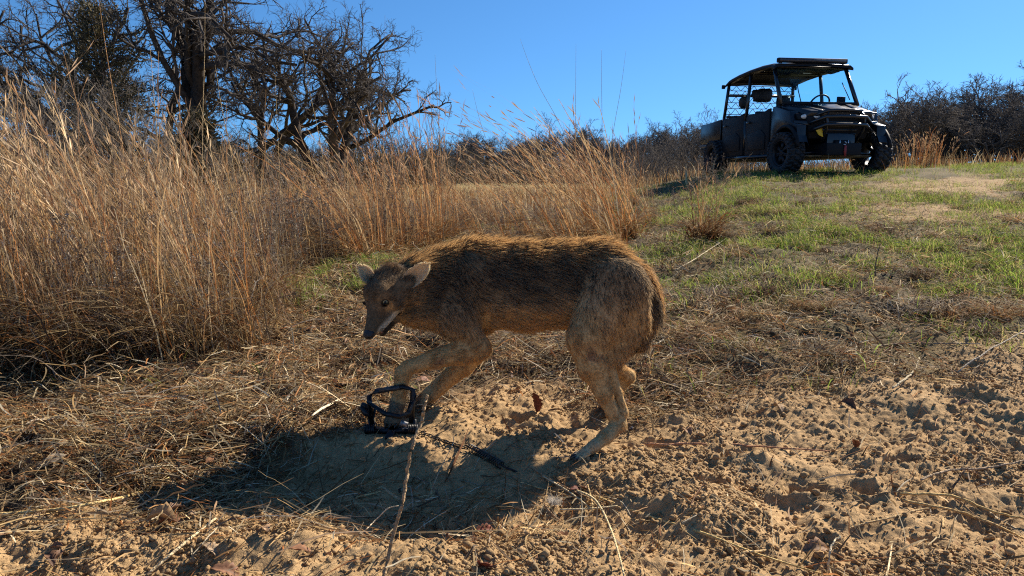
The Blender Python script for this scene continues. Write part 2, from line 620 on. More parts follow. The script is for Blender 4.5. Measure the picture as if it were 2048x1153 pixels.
# neck
SK = at(762, 585, 2.06)                               # skull region
prim(at(900, 566, 2.16), at(835, 578, 2.11), pm(66, 2.16), pm(57, 2.11), .78, (.95, .1, -.2), .040, 'neck', .03)
prim(at(835, 578, 2.11), at(790, 590, 2.06), pm(57, 2.11), pm(44, 2.06), .85, (.9, .25, -.1), .026, 'neck', .03)
prim(at(815, 612, 2.07), at(850, 612, 2.10), pm(36, 2.07), pm(40, 2.1), .9, (.8, -.2, -.5), .026, 'neck', .03)
prim(at(850, 612, 2.10), at(890, 625, 2.12), pm(40, 2.1), pm(38, 2.12), .9, (.8, -.2, -.5), .026, 'neck', .03)
# near hind leg
chain([(1232, 585, 70, 2.00), (1176, 675, 44, 1.95)], 0, .62, .018, 'thigh', .03, flow=(.25, 0, -.9))
chain([(1255, 640, 46, 1.99), (1222, 715, 27, 1.95)], 0, .66, .022, 'thigh', .03, flow=(.3, 0, -.9))
chain([(1176, 688, 40, 1.95), (1186, 735, 30, 1.93), (1207, 785, 17.5, 1.91), (1228, 832, 14, 1.90)], 0, .85, .013, 'leg', .015)
chain([(1214, 730, 17, 1.94), (1236, 785, 8.5, 1.92), (1249, 826, 9, 1.905)], 0, .9, .010, 'leg', .008)
chain([(1245, 828, 10, 1.905), (1238, 848, 14.5, 1.90)], 0, .85, .010, 'leg', .008)
chain([(1238, 848, 15.5, 1.90), (1212, 874, 14, 1.87), (1188, 893, 12.5, 1.845)], 0, .95, .010, 'leg', .01)
chain([(1190, 891, 11.5, 1.845), (1170, 904, 10.5, 1.835)], 0, 1.1, .006, 'paw', .008)
for dx, dyy in ((0, -.022), (-4, -.008), (-3, .009), (2, .022)):
    a = np.array(at(1174 + dx, 903, 1.837)) + np.array([0, dyy * .7, 0])
    b = np.array(at(1158 + dx, 912, 1.83)) + np.array([0, dyy, -.001])
    prim(a, b, .009, .0085, 1.0, None, .005, 'paw', .003)
# far hind leg, folded, heel raised
chain([(1232, 590, 66, 2.12), (1190, 690, 36, 2.16)], 0, .62, .018, 'thigh', .03, flow=(.25, 0, -.9))
chain([(1190, 695, 30, 2.16), (1228, 735, 17, 2.19), (1256, 752, 14, 2.21)], 0, .85, .012, 'leg', .015)
chain([(1257, 753, 14.5, 2.21), (1242, 772, 11.5, 2.23), (1222, 796, 10, 2.25)], 0, .95, .010, 'leg', .01)
chain([(1222, 796, 10, 2.25), (1203, 806, 11, 2.25)], 0, 1.1, .006, 'paw', .008)
# near fore leg (the one held in the trap)
chain([(935, 560, 52, 2.10), (905, 632, 42, 2.08)], 0, .60, .024, 'shoulder', .03, flow=(.5, 0, -.8))
chain([(908, 632, 40, 2.08), (955, 692, 25, 2.075)], 0, .75, .018, 'shoulder', .03, flow=(.4, 0, -.8))
chain([(958, 697, 25, 2.075), (925, 704, 25, 2.07), (870, 718, 18.5, 2.065), (815, 736, 14.5, 2.06)], 0, .85, .013, 'leg', .015)
chain([(815, 736, 14.5, 2.06), (806, 748, 16, 2.06), (800, 782, 14, 2.065), (796, 805, 15, 2.07)], 0, .95, .010, 'leg', .01)
chain([(796, 805, 15, 2.07), (788, 832, 17, 2.06)], 0, 1.05, .006, 'paw', .01)
for dx, dyy in ((-12, -.012), (-3, -.024), (8, -.022), (16, -.008)):
    a = np.array(at(789 + dx * .6, 826, 2.06 + dyy * .6))
    b = np.array(at(786 + dx, 846, 2.055 + dyy))
    prim(a, b, .0125, .011, 1.0, None, .005, 'paw', .003)
# far fore leg
chain([(930, 570, 48, 2.25), (920, 640, 38, 2.26), (958, 694, 25, 2.25)], 0, .62, .02, 'shoulder', .03, flow=(.4, 0, -.8))
chain([(955, 698, 24, 2.25), (925, 730, 22, 2.26), (880, 772, 16, 2.27), (862, 788, 16, 2.275)], 0, .85, .013, 'leg', .015)
chain([(862, 788, 16, 2.275), (848, 803, 16, 2.275)], 0, 1.05, .006, 'paw', .01)
for dyy in (-.024, -.008, .008, .024):
    prim(np.array(at(852, 801, 2.275)) + np.array([0, dyy, 0]), np.array(at(838, 810, 2.27)) + np.array([0, dyy * 1.2, 0]), .011, .0105, 1.0, None, .005, 'paw', .003)
# tail, clamped down between the hind legs
chain([(1278, 575, 22, 2.05), (1298, 610, 19, 2.04), (1298, 645, 18, 2.03), (1284, 680, 15, 2.03), (1268, 700, 8, 2.04)], 0, 1.0, .030, 'tail', .012)

# head frame
al, be = math.radians(65), math.radians(46)
HF = np.array([-math.cos(al) * math.cos(be), -math.sin(al) * math.cos(be), -math.sin(be)])
HL = np.array([math.sin(al), -math.cos(al), 0.0])
HU = np.cross(HL, HF) if np.cross(HL, HF)[2] > 0 else np.cross(HF, HL)
rl = math.radians(4)
HL, HU = HL * math.cos(rl) + HU * math.sin(rl), HU * math.cos(rl) - HL * math.sin(rl)
EYE_MID = np.array(at(754, 603, 1.985))
HO = EYE_MID - HF * .056
HS = 1.12
def hd(f, l, u):
    return HO + HS * (HF * f + HL * l + HU * u)
def hp(a, b, ra, rb, hl=.008, t='head', k=.012, flow=None):
    prim(hd(*a), hd(*b), ra * HS, rb * HS, 1.0, -HF if flow is None else flow, hl, t, k)
hp((-.030, 0, -.020), (.020, 0, -.006), .047, .043, .016, k=.015)
for sgn in (1, -1):
    hp((.030, sgn * .021, .008), (.056, sgn * .016, -.004), .0225, .0175, .006, k=.012)
    hp((-.015, sgn * .042, -.026), (.035, sgn * .036, -.028), .031, .023, .015, k=.014)
    hp((-.040, sgn * .048, -.040), (-.008, sgn * .048, -.046), .036, .032, .028, 'ruff', .02, flow=-HF * .6 + HL * sgn * .6 - HU * .3)
    hp((.042, sgn * .021, -.040), (.106, sgn * .0110, -.040), .0240, .0118, .0045, 'muzzle', .008)
hp((.040, 0, -.009), (.120, 0, -.026), .0310, .0165, .0055, 'muzzle', .012)
hp((.120, 0, -.025), (.131, 0, -.029), .0160, .0140, .002, 'muzzle', .006)
hp((-.01, 0, -.064), (.045, 0, -.073), .033, .0230, .014, 'jaw', .012)
hp((.045, 0, -.073), (.104, 0, -.0690), .0225, .0095, .005, 'jaw', .006)

EYES = [hd(.0550, .0295, .0025), hd(.0550, -.0285, .0025)]
NOSE = hd(.139, 0, -.0240)
MOUTH = [[(.118, s_ * .0120, -.0545), (.098, s_ * .0235, -.0570), (.074, s_ * .0330, -.0595), (.048, s_ * .0400, -.0590)] for s_ in (1, -1)]

def sdf_prim(P, pr):
    a, b, ra, rb, sq = pr[:5]
    q, d = P - a, b - a
    if sq != 1.0:
        lat = LAT
        q = q + np.outer(q @ lat, lat) * (1 / sq - 1)
        d = d + (d @ lat) * lat * (1 / sq - 1)
    t = np.clip((q @ d) / (d @ d + 1e-12), 0, 1)
    return np.linalg.norm(q - t[:, None] * d, axis=1) - (ra + (rb - ra) * t)

def smin(a, b, k):
    h = np.clip(k - np.abs(a - b), 0, None) / k
    return np.minimum(a, b) - h * h * k * 0.25

def surface_nets(lo, hi, h, prims, carve=None):
    n = np.ceil((hi - lo) / h).astype(int) + 1
    ax = [lo[i] + np.arange(n[i]) * h for i in range(3)]
    D = np.full(n, 0.2, np.float64)
    for pr in prims:
        a, b, ra, rb = pr[:4]
        r = max(ra, rb) + .045
        i0 = np.clip(np.floor((np.minimum(a, b) - r - lo) / h).astype(int), 0, n - 1)
        i1 = np.clip(np.ceil((np.maximum(a, b) + r - lo) / h).astype(int), 0, n - 1) + 1
        if np.any(i1 <= i0):
            continue
        sl = tuple(slice(i0[i], i1[i]) for i in range(3))
        G = np.stack(np.meshgrid(*[ax[i][sl[i]] for i in range(3)], indexing='ij'), -1)
        d = sdf_prim(G.reshape(-1, 3), pr).reshape(G.shape[:3])
        D[sl] = smin(D[sl], d, pr[8])
    if carve is not None:
        D = carve(D, ax)
    ins = D < 0
    c = np.zeros(n - 1, int)
    for dx in (0, 1):
        for dy in (0, 1):
            for dz in (0, 1):
                c += ins[dx:n[0] - 1 + dx, dy:n[1] - 1 + dy, dz:n[2] - 1 + dz]
    cells = np.argwhere((c > 0) & (c < 8))
    idx = np.full(n - 1, -1)
    idx[tuple(cells.T)] = np.arange(len(cells))
    acc, cnt = np.zeros((len(cells), 3)), np.zeros(len(cells))
    corners = [np.array(q) for q in ((0, 0, 0), (1, 0, 0), (0, 1, 0), (0, 0, 1), (1, 1, 0), (1, 0, 1), (0, 1, 1), (1, 1, 1))]
    for i in range(8):
        for j in range(i + 1, 8):
            if np.abs(corners[i] - corners[j]).sum() == 1:
                da = D[tuple((cells + corners[i]).T)]
                db = D[tuple((cells + corners[j]).T)]
                x = (da < 0) != (db < 0)
                t = np.where(x, da / np.where(x, da - db, 1), 0)
                p = corners[i] + t[:, None] * (corners[j] - corners[i])
                acc += p * x[:, None]
                cnt += x
    V = lo + (cells + acc / cnt[:, None]) * h
    F = []
    for axn in range(3):
        o1, o2 = [(1, 2), (2, 0), (0, 1)][axn]
        e = np.zeros(3, int); e[axn] = 1
        s0 = [slice(None)] * 3; s1 = [slice(None)] * 3
        s0[axn], s1[axn] = slice(0, n[axn] - 1), slice(1, n[axn])
        ch = ins[tuple(s0)] != ins[tuple(s1)]
        w = np.argwhere(ch)
        w = w[(w[:, o1] > 0) & (w[:, o2] > 0) & (w[:, o1] < n[o1] - 1) & (w[:, o2] < n[o2] - 1)]
        u1 = np.zeros(3, int); u1[o1] = 1
        u2 = np.zeros(3, int); u2[o2] = 1
        q = [idx[tuple((w - u1 - u2).T)], idx[tuple((w - u2).T)], idx[tuple(w.T)], idx[tuple((w - u1).T)]]
        q = np.stack(q, 1)
        flip = ~ins[tuple(w.T)]
        q[flip] = q[flip][:, ::-1]
        F.append(q[(q >= 0).all(1)])
    return V, np.concatenate(F)

def face_carve(D, ax):
    """eye sockets and the mouth slit"""
    G = np.stack(np.meshgrid(*ax, indexing='ij'), -1).reshape(-1, 3) if False else None
    for e, sgn in zip(EYES, (1, -1)):
        c = e + HF * .005 + HL * sgn * .003
        _carve_ball(D, ax, c, .0080, .005)
    for pts in MOUTH:
        pts = [hd(*q) for q in pts]
        for a, b in zip(pts[:-1], pts[1:]):
            for t in np.linspace(0, 1, 7):
                _carve_ball(D, ax, a + (b - a) * t, .0058, .003)
    return D

def _carve_ball(D, ax, c, r, k):
    h = ax[0][1] - ax[0][0]
    lo = np.array([a[0] for a in ax])
    i0 = np.floor((c - r - .02 - lo) / h).astype(int)
    i1 = np.ceil((c + r + .02 - lo) / h).astype(int) + 1
    sl = tuple(slice(max(i0[i], 0), i1[i]) for i in range(3))
    G = np.stack(np.meshgrid(*[ax[i][sl[i]] for i in range(3)], indexing='ij'), -1)
    if G.size == 0:
        return
    d = np.linalg.norm(G - c, axis=-1) - r
    D[sl] = -smin(-D[sl], d, k)

def fur_colour(P, Nn, seed):
    """colour pattern of the coat, in the animal's own side-on chart; per-hair mixing gives the grizzle"""
    n = len(P)
    rng = np.random.default_rng(seed)
    D = np.stack([sdf_prim(P, pr) for pr in PR], 1)
    own = np.argmin(D, 1)
    tags = np.array([pr[7] for pr in PR])
    tg = tags[own]
    u, v = project(P)
    nz = vnoise3(P * 22, 3) - .5
    nf = vnoise3(P * 70, 5) - .5
    top = np.interp(u, [780, 860, 960, 1041, 1131, 1208, 1257, 1300, 1325], [535, 505, 475, 480, 477, 474, 500, 545, 640])
    bot = np.interp(u, [780, 860, 960, 1041, 1131, 1200, 1300], [655, 662, 672, 678, 672, 690, 700])
    rel = (v - top) / (bot - top) + nz * .16
    tan = np.array([.25, .160, .080])
    cream = np.array([.40, .285, .165])
    rim_gold = np.array([.25, .150, .068])  # backlit rim glow put into the tawny colour along the back
    dark = np.array([.045, .034, .026])
    brown = np.array([.098, .070, .046])
    grey = np.array([.20, .165, .13])
    w = lambda a: a[:, None]
    mixc = lambda a, b, t: a * (1 - t) + b * t
    # torso bands
    c = mixc(rim_gold, brown, w(sstep(.05, .26, rel)))
    c = mixc(c, np.array([.060, .044, .031]), w(sstep(.14, .32, rel) * .85))
    c = mixc(c, brown * 1.15, w(sstep(.42, .62, rel)))
    c = mixc(c, tan * 1.1, w(sstep(.56, .82, rel)))
    c = mixc(c, cream, w(sstep(.86, 1.05, rel)))
    pd = np.interp(rel, [0, .12, .28, .55, .75, 1], [.25, .40, .50, .30, .10, .03])     # share of black guard hairs
    sh = (tg == 'shoulder')
    c = np.where(w(sh), mixc(brown * .95, tan * .85, w(sstep(625, 710, v))), c)
    pd = np.where(sh, np.interp(v, [560, 690], [.45, .12]), pd)
    th = (tg == 'thigh')
    tt = sstep(565, 665, v + nz * 60)
    rear = sstep(1235, 1285, u + (v - 640) * .25 + nz * 30)
    c = np.where(w(th), mixc(brown * 1.15, tan * 1.1, w(tt)), c)
    c = np.where(w(th), mixc(c, cream, w(sstep(1175, 1145, u) * .6)), c)
    c = np.where(w(th), mixc(c, brown * .8, w(rear * .7 * sstep(620, 680, v))), c)
    pd = np.where(th, np.interp(v, [540, 650, 710], [.5, .18, .05]) + .3 * rear * sstep(600, 680, v), pd)
    lg = (tg == 'leg') | (tg == 'paw')
    c = np.where(w(lg), mixc(tan * 1.35, cream * 1.1, w(sstep(720, 860, v) * .7)) * (1 + .2 * w(nz)), c)
    pd = np.where(lg, .03, pd)
    paw = (tg == 'paw')
    c = np.where(w(paw & (u > 1100)), np.array([.46, .34, .22]), c)
    c = np.where(w(paw & (u < 830)), np.array([.085, .062, .045]), c)
    tl = (tg == 'tail')
    c = np.where(w(tl), mixc(tan * .8, dark * 1.4, w(sstep(580, 680, v - (u - 1290) * .9) * .75)), c)
    pd = np.where(tl, .45, pd)
    nk = (tg == 'neck')
    c = np.where(w(nk), mixc(c, brown * .45, w(sstep(.15, .4, rel) * (1 - sstep(.75, .95, rel)) * .75)), c)
    c = np.where(w(nk), mixc(c, rim_gold * 1.05, w(sstep(.16, .02, rel))), c)
    c = np.where(w(nk), mixc(c, cream * .8, w(sstep(640, 668, v) * sstep(880, 820, u) * .8)), c)
    # wounds and scuffs
    for (a, b_, r) in ((1166, 681, 8), (887, 714, 8), (1232, 812, 6)):
        dd = np.hypot(u - a, (v - b_) * .75) / r * (1 + 1.6 * nf + .8 * nz)
        k = sstep(1.3, .6, dd) * (np.abs(P @ LAT) > -9)
        c = mixc(c, np.array([.05, .022, .02]), w(k * .75))
    # head, in its own frame
    q = (P - HO) / HS
    f, l, uu = q @ HF, q @ HL, q @ HU
    hdm = np.isin(tg, ['head', 'muzzle', 'jaw', 'ruff'])
    hc = mixc(np.array([.075, .052, .036]), np.array([.115, .074, .045]), w(sstep(-.4, .4, nz)))
    hc = mixc(hc, np.array([.17, .088, .036]), w(sstep(-.02, -.07, f) * sstep(.0, .03, uu)))
    hc = mixc(hc, np.array([.066, .051, .036]), w(sstep(.06, .11, f)))
    hc = mixc(hc, np.array([.20, .12, .06]), w(sstep(-.018, -.032, uu) * sstep(.075, .03, f) * .75))
    hc = mixc(hc, np.array([.33, .21, .11]), w(sstep(-.046, -.060, uu) * sstep(.058, .035, f) * .95))
    hc = mixc(hc, np.array([.17, .13, .09]), w(sstep(-.024, -.040, uu) * sstep(.045, .06, f) * .8))
    hc = mixc(hc, np.array([.028, .022, .018]), w(sstep(-.060, -.066, uu) * sstep(.05, .075, f)))
    mouth = np.full(n, 9.0)
    for pts in MOUTH:
        for a, b_ in zip(pts[:-1], pts[1:]):
            a, b_ = np.array(a), np.array(b_)
            qq = np.stack([f, l, uu], 1) - a
            t = np.clip(qq @ (b_ - a) / ((b_ - a) @ (b_ - a)), 0, 1)
            mouth = np.minimum(mouth, np.linalg.norm((qq - t[:, None] * (b_ - a))[:, [0, 2]], axis=1))
    mline = np.interp(f, [.048, .074, .098, .118], [-.0590, -.0595, -.0570, -.0545])
    lip = sstep(.030, .017, mouth) * sstep(-.001, .004, uu - mline) * sstep(.040, .060, f) * sstep(.128, .112, f)
    hc = mixc(hc, np.array([.50, .45, .38]), w(lip * .85))
    hc = mixc(hc, np.array([.008, .006, .005]), w(sstep(.0085, .0062, mouth) * (f > .03)))
    for e, sgn in zip(EYES, (1, -1)):
        de = np.linalg.norm(P - e, axis=1)
        patch = np.linalg.norm(P - (e - HU * .017 - HF * .004), axis=1)
        hc = mixc(hc, np.array([.24, .15, .08]), w(sstep(.024, .012, patch)))
        brow = np.linalg.norm(P - (e + HU * .013 - HL * sgn * .012), axis=1)
        hc = mixc(hc, np.array([.19, .115, .06]), w(sstep(.012, .005, brow) * .7))
        hc = mixc(hc, np.array([.014, .011, .010]), w(sstep(.0142, .0112, de)))
        for q_ in (0.5, 1.0, 1.5):
            tear = np.linalg.norm(P - (e + (HF * .012 - HL * sgn * .009 - HU * .007) * q_), axis=1)
            hc = mixc(hc, np.array([.012, .010, .009]), w(sstep(.0085, .004, tear)))
    c = np.where(w(hdm), hc, c)
    c = np.where(w(tg == 'ruff'), mixc(hc, np.array([.13, .082, .046]), .45) * (1 + .5 * w(nz)), c)
    pd = np.where(hdm, .16 * sstep(.11, .05, f), pd)
    c = c * np.where(hdm, 1.9, np.where(lg, 2.9, np.where(th, 3.5, 2.9 + 1.3 * sstep(.5, .8, rel))))[:, None] * np.array([1.02, 1.0, .84]) * (1 + .25 * w(nf))
    c = c * np.minimum(1, .62 / c.max(1, keepdims=True))
    return c, np.clip(pd, 0, 1), own, tg, mouth

def build_coyote():
    root = thing("coyote", "grey brown coyote crouching with arched back, its forepaw held in a steel trap", "coyote", (0.0, 2.1, 0.0))
    off = Vector(root.location)
    lo = np.array([-.50, 1.78, -.04])
    hi = np.array([.50, 2.40, .66])
    V, F = surface_nets(lo, hi, .0044, PR, face_carve)
    # light smoothing
    E_ = np.concatenate([F[:, [0, 1]], F[:, [1, 2]], F[:, [2, 3]], F[:, [3, 0]]])
    acc = np.zeros_like(V); cnt = np.zeros(len(V))
    np.add.at(acc, E_[:, 0], V[E_[:, 1]]); np.add.at(cnt, E_[:, 0], 1)
    V = V * .5 + .5 * acc / cnt[:, None]
    Nrm = np.zeros_like(V)
    fn = np.cross(V[F[:, 2]] - V[F[:, 0]], V[F[:, 3]] - V[F[:, 1]])
    for j in range(4):
        np.add.at(Nrm, F[:, j], fn)
    Nrm /= np.linalg.norm(Nrm, axis=1, keepdims=True) + 1e-12
    c, pd, own, tg, mouth = fur_colour(V, Nrm, 1)
    cs = c * (1 - .45 * pd[:, None])
    m = MB()
    m.add(V - np.array(off), F, np.clip(cs * .8, .004, .7))
    body = m.build("body", M_SKIN, root, smooth=True)

    # ---- fur
    rng = np.random.default_rng(5)
    area = .5 * np.linalg.norm(fn, axis=1)
    hlen = np.array([pr[6] for pr in PR])[own]
    dens = np.where(np.isin(tg, ['head', 'muzzle', 'jaw', 'leg', 'paw']), 2.3, 1.0)[F[:, 0]]
    n = 150000
    pf = area * dens
    fi = rng.choice(len(F), n, p=pf / pf.sum())
    a, b = rng.random((2, n))
    Q = F[fi]
    wq = np.stack([(1 - a) * (1 - b), a * (1 - b), a * b, (1 - a) * b], 1)[..., None]
    R = (V[Q] * wq).sum(1)
    NN = (Nrm[Q] * wq).sum(1)
    NN /= np.linalg.norm(NN, axis=1, keepdims=True)
    hc, hpd, ho, ht, hm = fur_colour(R, NN, 2)
    # hair direction: blend of the flows of the nearby body parts
    Dd = np.stack([sdf_prim(R, pr) for pr in PR], 1)
    wt = np.exp(-np.clip(Dd - Dd.min(1, keepdims=True), 0, None) / .012)
    fl = wt @ np.stack([pr[5] for pr in PR])
    ln = (wt @ np.array([pr[6] for pr in PR])) / wt.sum(1)
    tn = fl - (fl * NN).sum(1, keepdims=True) * NN
    tn /= np.linalg.norm(tn, axis=1, keepdims=True) + 1e-9
    u, v = project(R)
    top = np.interp(u, [780, 860, 960, 1041, 1131, 1208, 1257, 1300, 1325], [535, 505, 475, 480, 477, 474, 500, 545, 640])
    ridge = sstep(70, 10, v - top) * sstep(1290, 1200, u) * np.isin(ht, ['torso', 'neck'])
    ln = ln * (1 + .45 * ridge)
    clump = np.stack([(vnoise3(R * 48, s) - .5) * 1.1 + (vnoise3(R * 110, s + 5) - .5) * .8 for s in (11, 12, 13)], 1)
    jit = rng.normal(0, .13, (n, 3))
    lift = np.where(np.isin(ht, ['leg', 'paw', 'muzzle', 'jaw', 'head']), .22, .36) + .20 * ridge
    lift = lift + rng.normal(0, .07, n)
    d0 = tn * np.cos(lift)[:, None] + NN * np.sin(lift)[:, None] + clump * .55 + jit
    d0 /= np.linalg.norm(d0, axis=1, keepdims=True)
    guard = rng.random(n) < .16
    ln = ln * rng.uniform(.65, 1.1, n) * np.where(guard, 1.28, 1)
    keep = np.ones(n, bool)
    for e in EYES:
        keep &= np.linalg.norm(R - e, axis=1) > .0125
    keep &= np.linalg.norm(R - NOSE, axis=1) > .0155
    keep &= (hm > .0066) | ((R - HO) @ HF < .035) | ~np.isin(ht, ['head', 'muzzle', 'jaw', 'ruff'])
    black = rng.random(n) < hpd * .75
    pale = (~black) & (rng.random(n) < .10) & (ridge < .3) & np.isin(ht, ['torso', 'neck', 'thigh', 'ruff', 'shoulder'])
    col = hc * rng.uniform(.75, 1.3, n)[:, None]
    col = np.where(black[:, None], np.array([.026, .019, .015]) * rng.uniform(.7, 1.8, n)[:, None], col)
    col = np.where(pale[:, None], col * .4 + np.array([.26, .19, .12]) * .6, col)
    k = 4
    t = np.linspace(0, 1, k)
    grav = np.array([0, 0, -1.0])
    bend = (tn * .55 - NN * .30 + grav * .25)
    P = R[:, None] + ln[:, None, None] * (d0[:, None] * t[None, :, None] + bend[:, None] * (t ** 2)[None, :, None] * .42) - NN[:, None] * .0015
    shag = np.isin(ht, ['torso', 'neck', 'thigh', 'ruff', 'shoulder', 'tail'])
    band = np.repeat(col[:, None, :], k, 1)
    tipd = (shag & (rng.random(n) < .25 + .45 * hpd))[:, None]
    band[:, 0] *= np.where(shag, .55, .9)[:, None]
    band[:, 1] *= np.where(shag, .95, 1.0)[:, None]
    band[:, 2] = np.where(shag[:, None] & ~black[:, None], band[:, 2] * 1.25 + .02, band[:, 2])
    band[:, 3] = np.where(tipd, np.array([.03, .022, .018]), band[:, 3] * 1.1)
    col = band
    P, col, ln = P[keep], np.clip(col[keep] * np.minimum(1, .66 / col[keep].max(-1, keepdims=True)), .004, .7), ln[keep]
    rad = np.where(ln > .02, .00042, .00034)[:, None] * np.array([1.0, 1.0, .75, .2])[None]

    # ---- ears (cupped shells) and their hair
    EP, EC, EL = [], [], []
    def ear(base, tip, side, inner_n, wid):
        base, tip = np.array(base), np.array(tip)
        ax_ = tip - base
        L_ = np.linalg.norm(ax_); ax_ = ax_ / L_
        side = np.array(side, float); side -= (side @ ax_) * ax_; side /= np.linalg.norm(side)
        nn = np.cross(ax_, side)
        if nn @ np.array(inner_n, float) < 0:
            nn = -nn
        U, W_ = 15, 13
        g = MB()
        rows = []
        for inner in (1, 0):
            for i in range(U):
                uu_ = i / (U - 1)
                wd = wid * (math.sin(min(1, uu_ * 1.3 + .45) * math.pi * .5) * (1 - uu_ ** 3.4) ** .62 + .002)
                for j in range(W_):
                    vv_ = -1 + 2 * j / (W_ - 1)
                    cup = -.60 * wid * (1 - vv_ * vv_) * (1 - .55 * uu_) * (wd / wid)
                    p = base + ax_ * L_ * uu_ + side * wd * vv_ + nn * (cup - (0 if inner else .0032)) + nn * .10 * wid * uu_ ** 2
                    rows.append(p)
        rows = np.array(rows)
        cc = []
        for inner in (1, 0):
            for i in range(U):
                for j in range(W_):
                    uu_, vv_ = i / (U - 1), abs(-1 + 2 * j / (W_ - 1))
                    if inner:
                        base_c = np.array([.82, .65, .40]) * (1 - .80 * max(0, 1 - uu_ * 1.5) * (1 - .6 * vv_)) + np.array([.10, .09, .075]) * vv_ ** 3  # cream inside, with the cup's shade put into the colour towards the base
                    else:
                        base_c = np.array([.34, .19, .08]) * (1 - .6 * uu_)
                    cc.append(base_c)
        cc = np.array(cc)
        Fq = []
        for s_ in (0, 1):
            o_ = s_ * U * W_
            for i in range(U - 1):
                for j in range(W_ - 1):
                    q_ = [o_ + i * W_ + j, o_ + i * W_ + j + 1, o_ + (i + 1) * W_ + j + 1, o_ + (i + 1) * W_ + j]
                    Fq.append(q_ if s_ == 0 else q_[::-1])
        for i in range(U - 1):
            for j in (0, W_ - 1):
                a_, b_ = i * W_ + j, (i + 1) * W_ + j
                Fq.append([a_, b_, b_ + U * W_, a_ + U * W_])
        for j in range(W_ - 1):
            a_ = (U - 1) * W_ + j
            Fq.append([a_, a_ + 1, a_ + 1 + U * W_, a_ + U * W_])
        g.add(rows - np.array(off), np.array(Fq), cc)
        o = g.build("ear", M_EAR, root, smooth=True)
        rg = np.random.default_rng(len(EP) + 77)
        nh = 2400
        sel = rg.integers(0, len(Fq), nh)
        w4 = rg.dirichlet(np.ones(4), nh)[..., None]
        p0 = (rows[np.array(Fq)[sel]] * w4).sum(1)
        outer = np.array(Fq)[sel][:, 0] >= U * W_
        nrm_ = np.where(outer[:, None], -nn, nn)
        d_ = ax_ * .9 + nrm_ * .35 + rg.normal(0, .22, (nh, 3))
        d_ /= np.linalg.norm(d_, axis=1, keepdims=True)
        l_ = np.where(outer, .006, .0075) * rg.uniform(.6, 1.3, nh)
        pts = p0[:, None] + d_[:, None] * (l_[:, None] * np.linspace(0, 1, 4)[None])[..., None]
        EP.append(pts); EL.append(l_)
        EC.append((cc[np.array(Fq)[sel]] * w4).sum(1) * rg.uniform(.8, 1.25, nh)[:, None])
        return o
    ear(at(808, 571, 2.00), at(857, 529, 2.02), (.72, -.15, -.68), (.1, -1, .1), .0270)
    ear(at(742, 562, 2.04), at(722, 533, 2.07), (.65, .25, .5), (-.35, -.9, .1), .021)
    P = np.concatenate([P] + EP)
    col = np.concatenate([col] + [np.repeat(np.clip(e, .01, .9)[:, None], k, 1) for e in EC])
    rad = np.concatenate([rad] + [np.tile(np.array([[.00032, .0003, .00022, .00008]]), (len(l_), 1)) for l_ in EL])
    # whiskers
    wp = []
    for sgn in (1, -1):
        for i in range(9):
            s0 = hd(.112 + .004 * (i % 3), sgn * .018, -.034 - .004 * (i // 3))
            dr = HL * sgn * .8 - HF * .35 - HU * .15 * (i // 3) + rng.normal(0, .12, 3)
            dr /= np.linalg.norm(dr)
            tt = np.linspace(0, 1, 4)[:, None]
            wp.append(s0 + dr * .05 * tt + np.array([0, 0, -.012]) * tt ** 2)
    P = np.concatenate([P, np.array(wp)])
    col = np.concatenate([col, np.tile([[[.04, .035, .03]]], (18, k, 1))]).reshape(-1, 3)
    rad = np.concatenate([rad, np.tile(np.array([[.0004, .0003, .0002, .0001]]), (18, 1))])
    P = P - np.array(off)
    cur = bpy.data.hair_curves.new("fur")
    cur.add_curves([k] * len(P))
    cur.attributes["position"].data.foreach_set("vector", P.astype(np.float32).reshape(-1))
    ra = cur.attributes.get("radius") or cur.attributes.new("radius", 'FLOAT', 'POINT')
    ra.data.foreach_set("value", rad.astype(np.float32).reshape(-1))
    ca = cur.attributes.new("Col", 'FLOAT_COLOR', 'POINT')
    ca.data.foreach_set("color", np.concatenate([col, np.ones((len(col), 1))], 1).astype(np.float32).reshape(-1))
    cur.materials.append(M_FUR)
    link("fur", cur, root)

    # ---- eyes: amber iris, dark pupil, wet surface
    me_, N, L, b_ = mat_new("coyote_eye")
    tc = N.new("ShaderNodeTexCoord")
    sx = N.new("ShaderNodeSeparateXYZ")
    L.new(tc.outputs["Object"], sx.inputs[0])
    rp = N.new("ShaderNodeValToRGB")
    rp.color_ramp.interpolation = 'LINEAR'
    els = rp.color_ramp.elements
    els[0].position, els[0].color = 0.0, (.010, .008, .007, 1)
    els[1].position, els[1].color = 1.0, (.004, .004, .004, 1)
    for pos, cl in ((.60, (.010, .008, .007, 1)), (.66, (.22, .15, .05, 1)), (.82, (.40, .29, .12, 1)), (.90, (.30, .21, .08, 1)), (.925, (.004, .004, .004, 1))):
        e_ = els.new(pos); e_.color = cl
    mr = N.new("ShaderNodeMapRange")
    mr.inputs[1].default_value, mr.inputs[2].default_value = 0, .0092
    L.new(sx.outputs["Z"], mr.inputs[0])
    L.new(mr.outputs[0], rp.inputs[0])
    L.new(rp.outputs[0], b_.inputs["Base Color"])
    b_.inputs["Roughness"].default_value = .28
    b_.inputs["Specular IOR Level"].default_value = .35
    g = MB()
    sg, rg_ = 20, 14
    vv, ff = [], []
    for i in range(rg_ + 1):
        th_ = math.pi * i / rg_
        for j in range(sg):
            ph = 2 * math.pi * j / sg
            vv.append((.0092 * math.sin(th_) * math.cos(ph), .0092 * math.sin(th_) * math.sin(ph), .0092 * math.cos(th_)))
    for i in range(rg_):
        for j in range(sg):
            ff.append([i * sg + j, (i + 1) * sg + j, (i + 1) * sg + (j + 1) % sg, i * sg + (j + 1) % sg])
    g.add(vv, np.array(ff))
    eme = g.mesh("eye", me_, True)
